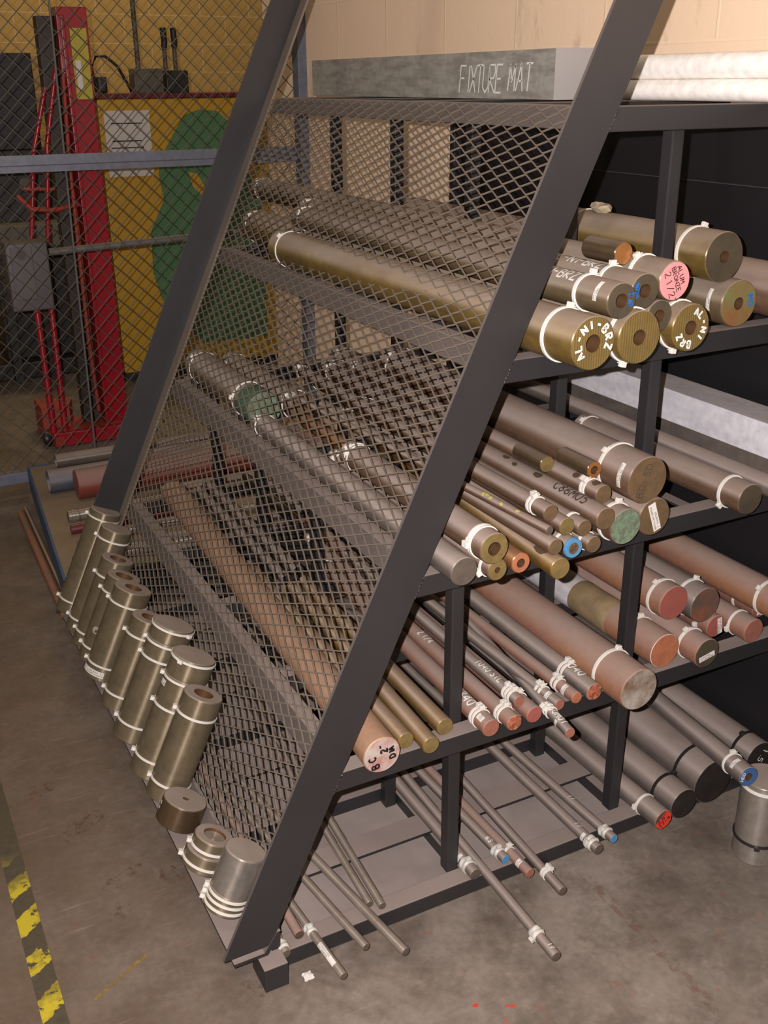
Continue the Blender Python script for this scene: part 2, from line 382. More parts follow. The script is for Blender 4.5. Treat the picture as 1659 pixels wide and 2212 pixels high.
# ================================================================== SETTING
def wallmat(name, base, dark, stain=.35):
    k = NT(name); g = k.n('ShaderNodeTexCoord'); sx = k.n('ShaderNodeSeparateXYZ'); k.l(g.outputs['Object'], sx.inputs[0])
    cx = k.n('ShaderNodeCombineXYZ')
    k.l(k.math('ADD', k.math('ADD', sx.outputs[1], sx.outputs[0]), 40.64*1.0 - .5583), cx.inputs[0]); k.l(k.math('ADD', sx.outputs[2], 4.064 - 1.7055 + .2032), cx.inputs[1])
    br = k.n('ShaderNodeTexBrick'); br.offset = .5; br.inputs['Scale'].default_value = 1
    br.inputs['Brick Width'].default_value = .4064; br.inputs['Row Height'].default_value = .2032
    br.inputs['Mortar Size'].default_value = .005; br.inputs['Mortar Smooth'].default_value = .6
    br.inputs['Color1'].default_value = (1, 1, 1, 1); br.inputs['Color2'].default_value = (.9, .9, .9, 1); br.inputs['Mortar'].default_value = (0, 0, 0, 1)
    k.l(cx.outputs[0], br.inputs['Vector'])
    v = g.outputs['Object']
    c = k.mix(k.ramp(k.noise(1.6, 5, v), .35, .7, 0, .25), base, dark)
    st = k.coord('Object', (1, 6, 2.2)); c = k.mix(k.ramp(k.noise(1.7, 7, st, .7), .58, .72, 0, stain), c, S(120, 92, 66))
    c = k.mix(k.ramp(br.outputs['Fac'], 0, 1, 0, .28), c, S1(246, 222, 194))
    k.l(c, k.b.inputs['Base Color']); k.b.inputs['Roughness'].default_value = .75
    h = k.math('ADD', k.math('MULTIPLY', br.outputs['Fac'], .6), k.math('MULTIPLY', k.noise(45, 4, v), .5))
    k.bump(h, .35, .004); return k.m
M['wall'] = wallmat('painted_block_wall', S1(244, 214, 182), S1(228, 196, 162))
M['farwall'] = wallmat('block_wall_far_lamp_tint', S(206, 172, 104), S(184, 150, 88), .15)  # yellow cast of the bay's lamp light is put into this wall colour
def floormat():
    k = NT('worn_concrete'); v = k.coord('Object')
    c = k.mix(k.ramp(k.noise(2.4, 7, v, .62), .35, .65), S(112, 100, 88), S(150, 137, 124))
    c = k.mix(k.ramp(k.noise(7, 8, v, .7), .46, .66, 0, .6), c, S(84, 70, 60))
    c = k.mix(k.ramp(k.noise(22, 7, v, .75), .55, .68, 0, .35), c, S(176, 160, 146))
    # browner, oil-stained ground in the aisle (low x), greyer by the rack
    sx = k.n('ShaderNodeSeparateXYZ'); k.l(v, sx.inputs[0])
    c = k.mix(k.ramp(k.math('ADD', sx.outputs[0], k.math('MULTIPLY', k.noise(1.3, 3, v), .5)), -.25, .5, .72, 0), c, S(96, 74, 55))
    c = k.mix(k.ramp(k.noise(11, 6, v, .75), .60, .70, 0, .6), c, S(126, 70, 50))
    c = k.mix(k.ramp(k.noise(60, 4, v), .35, .7, 0, .28), c, S(70, 62, 56))
    sc_ = k.coord('Object', (1, 14, 1)); c = k.mix(k.ramp(k.noise(6, 5, sc_), .62, .75, 0, .3), c, S(168, 156, 146))
    k.l(c, k.b.inputs['Base Color']); k.l(k.ramp(k.noise(5, 4, v), .3, .7, .45, .75), k.b.inputs['Roughness'])
    k.bump(k.noise(90, 4, v), .25, .001); return k.m
M['floor'] = floormat()
def struct(name, bm, mat, parent=None):
    o = link(name, bm, mat, parent)
    if parent is None: o['kind'] = 'structure'
    return o
floor = struct('floor', B(-4, 6, -3, 7.4, -.1, 0), 'floor')
struct('wall_right', B(1.294, 1.50, -3, 3.30, 0, 3.6), 'wall')
struct('wall_back', B(-4, 6, 7.2, 7.4, 0, 3.6), 'farwall')
# marks that belong to the floor
def blob(pts, z=.0006):
    bm = bmesh.new(); bm.faces.new([bm.verts.new((x, y, z)) for x, y in pts]); return bm
def rag(cx, cy, rx, ry, n=18, ang=0, seed=1, j=.3):
    R = random.Random(seed); o = []
    for i in range(n):
        a = 2*PI*i/n; k = 1 + R.uniform(-j, j); x, y = rx*math.cos(a)*k, ry*math.sin(a)*k
        o.append((cx + x*math.cos(ang) - y*math.sin(ang), cy + x*math.sin(ang) + y*math.cos(ang)))
    return o
def streakmat(name, col, lo, hi, sc_=60):
    k = NT(name); v = k.coord('Object')
    k.b.inputs['Base Color'].default_value = col; k.b.inputs['Roughness'].default_value = .8
    k.l(k.ramp(k.noise(sc_, 5, v, .7), lo, hi), k.b.inputs['Alpha']); return k.m
M['rustmark'] = streakmat('rust_streak', S(140, 98, 76), .46, .95, 40)
M['yellowmark'] = streakmat('faded_yellow_line', S(150, 122, 50), .38, .6, 90)
M['redspot'] = plain('red_paint_spot', S(200, 66, 44), .7)
M['redstain'] = streakmat('red_brown_stain', S(104, 62, 50), .5, .85, 55)
link('rust_streak', blob([(.628, -.04), (.65, -.05), (.655, -.25), (.65, -.47), (.625, -.48), (.628, -.26)]), 'rustmark', floor)
link('faded_line', blob([(-.402, .098), (-.396, .094), (-.277, .158), (-.283, .164)]), 'yellowmark', floor)
for i, (x, y, r) in enumerate([(.24, -.254, .006), (.293, -.283, .004), (.303, -.288, .005), (.272, -.31, .0035)]):
    link('red_spot', blob(rag(x, y, r, r*.8, 12, 0, i)), 'redspot', floor)
for i, (x, y, rx, ry) in enumerate([(-.31, .62, .06, .03), (-.27, .40, .05, .02), (-.17, .36, .03, .03), (-.36, .80, .05, .02), (-.12, -.02, .02, .03), (-.30, .30, .03, .02)]):
    link('red_stain', blob(rag(x, y, rx, ry, 16, .4, i+5), .0005), 'redstain', floor)
# striped floor tape
k = NT('worn_hazard_tape'); v = k.coord('Object'); sx = k.n('ShaderNodeSeparateXYZ'); k.l(v, sx.inputs[0])
w = k.math('SINE', k.math('MULTIPLY', k.math('ADD', k.math('ADD', sx.outputs[1], k.math('MULTIPLY', sx.outputs[0], -.75)), k.math('MULTIPLY', k.noise(40, 3, v), .03)), 2*PI/.118), 0)
yl = k.math('MULTIPLY', k.ramp(w, -.1, .05), k.ramp(k.noise(34, 5, v, .7), .42, .47))
yl = k.math('MULTIPLY', yl, k.ramp(sx.outputs[1], .46, .60, 1, 0))
c = k.mix(k.ramp(k.noise(70, 4, v), .3, .7, .2, .8), S(66, 58, 46), S(88, 78, 60)); dirty = k.mix(k.ramp(k.noise(22, 4, v), .45, .6, 0, .65), S(196, 176, 40), S(104, 92, 40))
k.l(k.mix(yl, c, dirty), k.b.inputs['Base Color']); k.b.inputs['Roughness'].default_value = .6; M['hazard'] = k.m
tp = link('floor_tape', B(-.497, -.452, -1.2, .88, 0, .0009), 'hazard'); tag(tp, 'worn black and yellow striped tape stuck to the floor in the aisle', 'floor tape')
# scraps on the floor
def scrap(name, label, cat, loc, s, mat, seed, grp=None):
    bm = bmesh.new(); R = random.Random(seed); bmesh.ops.create_grid(bm, x_segments=5, y_segments=5, size=s)
    for v in bm.verts: v.co += Vector((R.uniform(-s, s)*.2, R.uniform(-s, s)*.2, abs(R.gauss(0, s*.14)) + .0006))
    bmesh.ops.solidify(bm, geom=list(bm.faces), thickness=.0006)
    o = link(name, bm, mat, None, 50); o.location = loc; return tag(o, label, cat, grp)
scrap('paper_scrap', 'small crumpled pale scrap on the floor in front of the rack foot', 'scrap', (-.014, -.043, .0006), .010, 'paper', 3)

# ================================================================== RACK
XS0, XS1, MO = -.2061, .4654, .095
xs = lambda z: XS0 + XS1*z
ZB = {2: .3791, 3: .7505, 4: 1.1301, 5: 1.5413}; HB = .0408
k = NT('dusty_floor_sheet'); v = k.coord('Object'); k.l(k.mix(k.ramp(k.noise(6, 6, v), .35, .65), S(142, 128, 120), S(162, 148, 140)), k.b.inputs['Base Color']); k.b.inputs['Roughness'].default_value = .95; k.bump(k.noise(200, 3, v), .1, .0006); M['sheet'] = k.m
rack = thing('bar_stock_rack', 'black steel bar rack with sloping ends and an expanded metal front', 'rack', (0, 0, 0))
def upright(y0, y1, leg0, leg1, z0, z1):
    bm = prism(bmesh.new(), [(xs(z0), z0), (xs(z0)+.0964, z0), (xs(z1)+.0964, z1), (xs(z1), z1)], 'Y', y0, y1)
    fb = prism(bmesh.new(), [(xs(z0)+.0895, z0-.01), (xs(z0)+.0964, z0-.01), (xs(z1)+.0964, z1), (xs(z1)+.0895, z1)], 'Y', leg0, leg1)
    link('upright_flange', fb, 'mesh', rack)
    return link('slanted_upright', bm, 'rack', rack)
upright(-.007, 0, 0, .042, .078, 2.35)
upright(1.583, 1.590, 1.538, 1.583, .078, 2.35)
# bottom ledge: bent plate, flat outside the screen then turned up behind it
zl = .060
link('ledge_plate', prism(bmesh.new(), [(-.150, zl-.004), (-.150, zl+.004), (xs(zl)+.0905, zl+.004), (xs(.105)+.0975, .105), (xs(.105)+.1045, .105), (xs(zl)+.0975, zl-.004)], 'Y', -.008, 1.592), 'rack', rack)
link('floor_sheet', B(-.02, 1.27, .046, 1.50, .0006, .0034), 'sheet', rack)
link('foot', bev(B(-.102, -.053, -.042, .03, 0, .0555), .002), 'rack', rack)
link('foot', bev(B(-.102, -.053, 1.56, 1.63, 0, .0555), .002), 'rack', rack)
link('foot_stub', B(-.070, -.052, -.001, .02, .0555, .118), 'rack', rack)
link('base_rail', bev(B(-.05, 1.30, 0, .0435, .001, .040), .002), 'rack', rack)
FY = [.366, .751, 1.136, 1.521]
for y in FY: link('base_rail', bev(B(-.06, 1.30, y, y+.043, .001, .040), .002), 'rack', rack)
for y in (.175, .560, .945, 1.330): link('cross_strip', B(.0, 1.28, y, y+.064, .034, .0400), 'rack', rack)
for x in (.386, .828): link('floor_runner', B(x, x+.025, .0435, 1.56, .001, .0335), 'rack', rack)
for s, zb in ZB.items():
    x0 = xs(zb)+.092
    link('shelf_rail', bev(B(x0, 1.245, 0, .040, zb, zb+HB), .0015), 'rack', rack)
    wb = tube(bmesh.new(), [(xs(zb+t)+.0970, -.0045+.0008*math.sin(t*900), zb+t) for t in [i*HB/14 for i in range(15)]], .0028, 7)
    link('weld_bead', wb, 'rack', rack, 60)
    for y in FY: link('shelf_rail', bev(B(xs(zb+HB)+MO+.0405, 1.245, y, y+.040, zb, zb+HB), .0015), 'rack', rack)
    mz = lambda z: xs(z) + MO + .008
    zt = zb + HB - .0004
    link('front_rail', bev(prism(bmesh.new(), [(mz(zb), zb), (mz(zt), zt), (mz(zt)+.032, zt), (mz(zt)+.032, zb)], 'Y', .0405, 1.5375), .0015), 'rack', rack)
    if s < 5:
        for x in (.60, .98): link('deck_bar', B(x, x+.03, .0405, 1.583, zb-.0065, zb-.001), 'rack', rack)
def post(x, y, z0, z1): link('post', bev(B(x, x+.028, y, y+.028, z0, z1), .003, 2), 'rack', rack)
post(.350, .0405, .040, ZB[3]); post(.792, .0405, .040, ZB[5])
for y in FY: post(.356, y-.030, .001, ZB[3]); post(.793, y-.030, .001, ZB[5])
for y in (.90, 1.50): post(1.215, y, .040, ZB[5])
# expanded metal: staggered zig-zag strands meeting in short knuckles
SL = math.hypot(1, XS1); SIN, COS = XS1/SL, 1/SL
LW, SW, KN = .0572, .0258, .0024
bm = bmesh.new()
s0, s1 = .108*SL, 1.588*SL; ny = int(1.578/(LW/2)); nr = int((s1-s0)/(SW/2))
def mp(y, s, d): z = s*COS; return (XS0 + MO + s*SIN + d*COS, y, z - d*SIN)
TH, WD = .0014, .00125
for rr in range(nr):
    prev = None
    for i in range(ny+1):
        lowhigh = (i + rr) % 2
        sc0 = s0 + (rr + lowhigh)*SW/2 + (WD*.8 if lowhigh == 0 else -WD*.8)
        for dy in ((-KN, KN) if 0 < i < ny else (0,)):
            y = .004 + i*LW/2 + dy*.5
            q = [bm.verts.new(mp(y, sc0 + a*WD, b*TH + (.0012 if lowhigh else -.0012))) for a, b in ((-1, -1), (1, -1), (1, 1), (-1, 1))]
            if prev:
                for k_ in range(4): bm.faces.new((prev[k_], prev[(k_+1) % 4], q[(k_+1) % 4], q[k_]))
            prev = q
link('expanded_metal_screen', bm, 'mesh', rack)

# black boards standing between the rack and the wall
bb = thing('backboard', 'tall black sheet board standing behind the rack against the wall', 'board', (1.262, .2, 0))
def bpart(n, *a, mat='black'):
    o = link(n, B(*a), mat, bb); o.matrix_parent_inverse = Matrix.Identity(4); o.location = (-1.262, -.2, 0); return o
bpart('panel', 1.255, 1.275, -1.8, 1.545, .002, 1.402); bpart('panel', 1.255, 1.275, -1.8, 1.545, 1.4035, 1.566)
bpart('edge_trim', 1.252, 1.2551, -1.8, 1.545, 1.4018, 1.4038, mat='seam')

# ================================================================== TOP SHELF
o = link('aluminium_block', bev(B(0, .10, 0, 1.33, 0, .106), .0015), 'alublock'); o.location = (.905, .56, 1.5826)
tag(o, 'long grey aluminium block lettered FIXTURE MAT lying on the top of the rack', 'metal block')
pl, wd = strokes('FIXTURE', .062, 1.08); pl2, wd2 = strokes('MAT', .062, 1.25)
R_ = random.Random(4)
tb = ribbon(bmesh.new(), [[(p[0]*.62 + p[1]*.12, p[1]) for p in q] for q in pl], 0.0043, lambda a, b: (-.0008, .405 - a*1.05, .014 + b))
ribbon(tb, [[(p[0]*.62 + p[1]*.12, p[1]*.95) for p in q] for q in pl2], 0.0043, lambda a, b: (-.0008, .185 - a*1.05, .018 + b))
link('chalk_lettering', tb, 'whitepaint', o)
link('end_cap', bev(B(-.0012, .1012, -.0012, .0, -.0, .107), .0002), 'capmat', o)
for nm, x, z, r, m_, lb in (('aluminium_bar', .985, 1.5826+.0205, .020, 'alubright', 'lower pale aluminium bar lying along the top of the rack at the right'),
                           ('aluminium_bar', .995, 1.5826+.0405+.0235, .0245, 'alubright', 'upper bright aluminium bar lying on another along the top of the rack')):
    t = thing(nm, lb, 'metal bar', (x, -1.15, z), 'aluminium bars on the top shelf')
    shaft(t, r, 1.62, m_)

LAY = {
'A1': (0.5146, -0.1215, 1.2169, 0.4838, 1.157, 1.2169, 0.0459),
'A2': (0.6102, -0.1247, 1.2171, 0.6099, 1.45, 1.2171, 0.0461),
'A9': (0.749, -0.0995, 1.214, 0.7489, 1.5, 1.214, 0.043),
'A10': (0.9711, 0.0084, 1.2171, 0.9663, 1.3, 1.2171, 0.0461),
'A8': (0.6818, -0.09, 1.2398, 0.6816, 1.2, 1.2395, 0.0286),
'A3': (0.5692, -0.12, 1.2822, 0.5691, 1.233, 1.2824, 0.0305),
'A4': (0.6357, -0.1, 1.2894, 0.6355, 1.347, 1.2895, 0.0301),
'A5': (0.6996, -0.1, 1.3009, 0.6995, 1.428, 1.3009, 0.0344),
'A7': (0.9386, 0.028, 1.3063, 0.9385, 0.521, 1.3069, 0.0484),
'A11': (1.0688, -0.0582, 1.2346, 1.0652, 1.5, 1.2339, 0.0526),
'B1': (0.3083, -0.0662, 0.8185, 0.3083, 0.923, 0.8185, 0.0275),
'B3': (0.3714, -0.0766, 0.8118, 0.3708, 0.614, 0.8118, 0.0208),
'B4': (0.4261, -0.0707, 0.8112, 0.4261, 0.9, 0.8112, 0.0202),
'B2': (0.3569, -0.086, 0.8607, 0.3569, 0.494, 0.8609, 0.0298),
'B5': (0.4741, -0.1252, 0.8118, 0.5327, 0.916, 0.8135, 0.0208),
'B18': (0.4721, -0.11, 0.8487, 0.4723, 0.9, 0.8476, 0.0158),
'B17': (0.5513, -0.0613, 0.8101, 0.5664, 0.8, 0.8101, 0.0191),
'B19': (0.5978, -0.0636, 0.8081, 0.6053, 1.1, 0.8082, 0.0171),
'B15': (0.6751, -0.0601, 0.828, 0.6751, 1.3, 0.828, 0.037),
'B16': (0.7528, -0.0516, 0.8302, 0.7528, 1.4, 0.8302, 0.0392),
'B6': (0.4719, -0.09, 0.8737, 0.4054, 0.9, 0.8717, 0.0088),
'B8': (0.5481, -0.042, 0.8472, 0.5494, 1.138, 0.8505, 0.0178),
'B7': (0.5235, -0.022, 0.8724, 0.5225, 1.186, 0.8732, 0.0169),
'B9': (0.5837, -0.05, 0.8397, 0.5837, 0.9, 0.8426, 0.0171),
'B11': (0.6553, -0.012, 0.8816, 0.6555, 1.088, 0.8834, 0.0197),
'B10': (0.6199, -0.066, 0.8574, 0.6212, 1.198, 0.858, 0.0227),
'B14': (0.7246, -0.054, 0.9127, 0.7235, 0.988, 0.9123, 0.0476),
'B13': (0.6591, 0.026, 0.9192, 0.659, 0.127, 0.9194, 0.0177),
'B12': (0.6227, 0.13, 0.9043, 0.6227, 0.23, 0.9044, 0.0178),
'B20': (0.9972, -0.0632, 0.8243, 0.9972, 0.493, 0.8243, 0.0333),
'B21': (1.1081, -0.0029, 0.8109, 1.1081, 0.603, 0.8109, 0.0199),
'C1': (0.158, -0.0336, 0.4584, 0.208, 1.468, 0.4592, 0.0381),
'C0': (0.2332, 0.0111, 0.438, 0.2415, 0.9, 0.438, 0.018),
'C2': (0.2686, -0.0253, 0.4383, 0.2956, 0.73, 0.4383, 0.0183),
'C3': (0.3234, 0.0147, 0.4388, 0.3332, 0.741, 0.4389, 0.0188),
'C4': (0.4016, -0.0325, 0.4392, 0.4215, 0.829, 0.4396, 0.0192),
'C5': (0.454, -0.0372, 0.4376, 0.4595, 1.0, 0.4376, 0.0176),
'C6': (0.5052, -0.0329, 0.4387, 0.505, 1.1, 0.4387, 0.0187),
'C7': (0.4834, -0.008, 0.4623, 0.4833, 0.8, 0.4624, 0.0131),
'C9': (0.5704, -0.0289, 0.4399, 0.555, 0.9, 0.437, 0.0128),
'C10': (0.6174, -0.0244, 0.4398, 0.6011, 1.0, 0.444, 0.0134),
'C8': (0.5364, -0.11, 0.4315, 0.6303, 0.6, 0.4315, 0.0115),
'C11': (0.6568, -0.0311, 0.4461, 0.6584, 1.2, 0.4506, 0.0202),
'C12': (0.7209, -0.0929, 0.4671, 0.7239, 1.3, 0.468, 0.047),
'C13': (0.8822, 0.0112, 0.4608, 0.8822, 1.0, 0.4608, 0.0408),
'C17': (0.9647, -0.0323, 0.4547, 0.9648, 1.1, 0.4547, 0.0347),
'C18': (1.0786, 0.0588, 0.448, 1.078, 0.9, 0.448, 0.028),
'C19': (1.1368, -0.0013, 0.4501, 1.136, 1.2, 0.4501, 0.0298),
'C15': (0.9564, 0.076, 0.5311, 0.9564, 1.2, 0.5311, 0.0418),
'C16': (1.042, 0.064, 0.5099, 1.0419, 1.0, 0.5102, 0.0435),
'C21': (1.2426, 0.0801, 0.4456, 1.2447, 0.9, 0.4456, 0.0256),
'C20': (1.2087, -0.02, 0.5042, 1.2093, 1.3, 0.5029, 0.0416),
'D1': (-0.0463, -0.0152, 0.0496, -0.0454, 1.4, 0.0495, 0.0095),
'D2': (-0.0077, 0.0104, 0.0574, -0.007, 1.2, 0.0648, 0.0101),
'D3': (0.03, -0.1157, 0.0484, -0.078, 1.4, 0.0484, 0.0084),
'D4': (0.0999, -0.0713, 0.0486, -0.0883, 1.3, 0.0486, 0.0086),
'D5': (0.1623, -0.1191, 0.0495, -0.0596, 1.3, 0.0628, 0.0095),
'D6': (0.1584, 0.0285, 0.0482, 0.2153, 1.1, 0.0482, 0.0082),
'D7': (0.1787, 0.0113, 0.0486, 0.2381, 1.0, 0.0486, 0.0086),
'D8': (0.3951, -0.0045, 0.0536, 0.3989, 1.2, 0.0538, 0.0134),
'D10': (0.4776, 0.0033, 0.054, 0.4252, 1.2, 0.0653, 0.0111),
'D11': (0.5018, -0.0545, 0.0514, 0.4685, 1.2, 0.0525, 0.0114),
'D12': (0.5315, -0.1295, 0.0507, 0.5634, 1.2, 0.0507, 0.0107),
'D13': (0.6772, -0.0648, 0.0528, 0.6669, 1.2, 0.0561, 0.0128),
'D14': (0.7305, -0.0517, 0.0514, 0.6911, 1.2, 0.0514, 0.0114),
'D9': (0.4146, -0.2671, 0.0508, 0.4421, 1.2, 0.0508, 0.0108),
'D15': (0.8599, -0.0656, 0.0653, 0.8388, 1.1, 0.0653, 0.0253),
'D16': (0.9276, -0.0561, 0.0785, 0.9183, 1.2, 0.0785, 0.0385),
'D17': (1.0265, -0.0433, 0.0972, 1.0265, 1.3, 0.0972, 0.0572),
'D18': (1.1252, -0.06, 0.0854, 1.1252, 0.55, 0.0854, 0.0243),
'D19': (1.2082, -0.0135, 0.0832, 1.2082, 1.2, 0.0832, 0.0432),
'D20': (1.2986, -0.0029, 0.0805, 1.2986, 1.2, 0.0805, 0.0405),
}
EL = {
'E1': (0.0191, 1.5639, 0.3994, 0.0474, 0.3456),
'E2': (0.0164, 1.4229, 0.3927, 0.0471, 0.3385),
'E3': (-0.0095, 1.327, 0.3375, 0.0473, 0.2775),
'E4': (-0.0172, 1.229, 0.3256, 0.0491, 0.2634),
'E5': (-0.017, 1.127, 0.334, 0.0526, 0.2711),
'E6': (-0.0181, 0.9567, 0.3227, 0.0488, 0.2604),
'E7': (0.0018, 0.796, 0.3758, 0.0532, 0.317),
'E8': (0.0004, 0.6287, 0.3727, 0.0531, 0.3135),
'E9': (-0.0136, 0.5278, 0.3275, 0.0467, 0.2667),
'E10': (-0.1051, 0.4216, 0.1394, 0.0504, 0.0575),
'E11': (-0.091, 0.2599, 0.1525, 0.0431, 0.0754),
'E12': (-0.0671, 0.1263, 0.205, 0.0435, 0.133),
}

# ================================================================== BARS ON THE SHELVES
SHELF = {'A': 'bars on the fourth shelf', 'B': 'bars on the third shelf', 'C': 'bars on the second shelf', 'D': 'bars on the bottom of the rack', 'F': 'bars on the third shelf'}
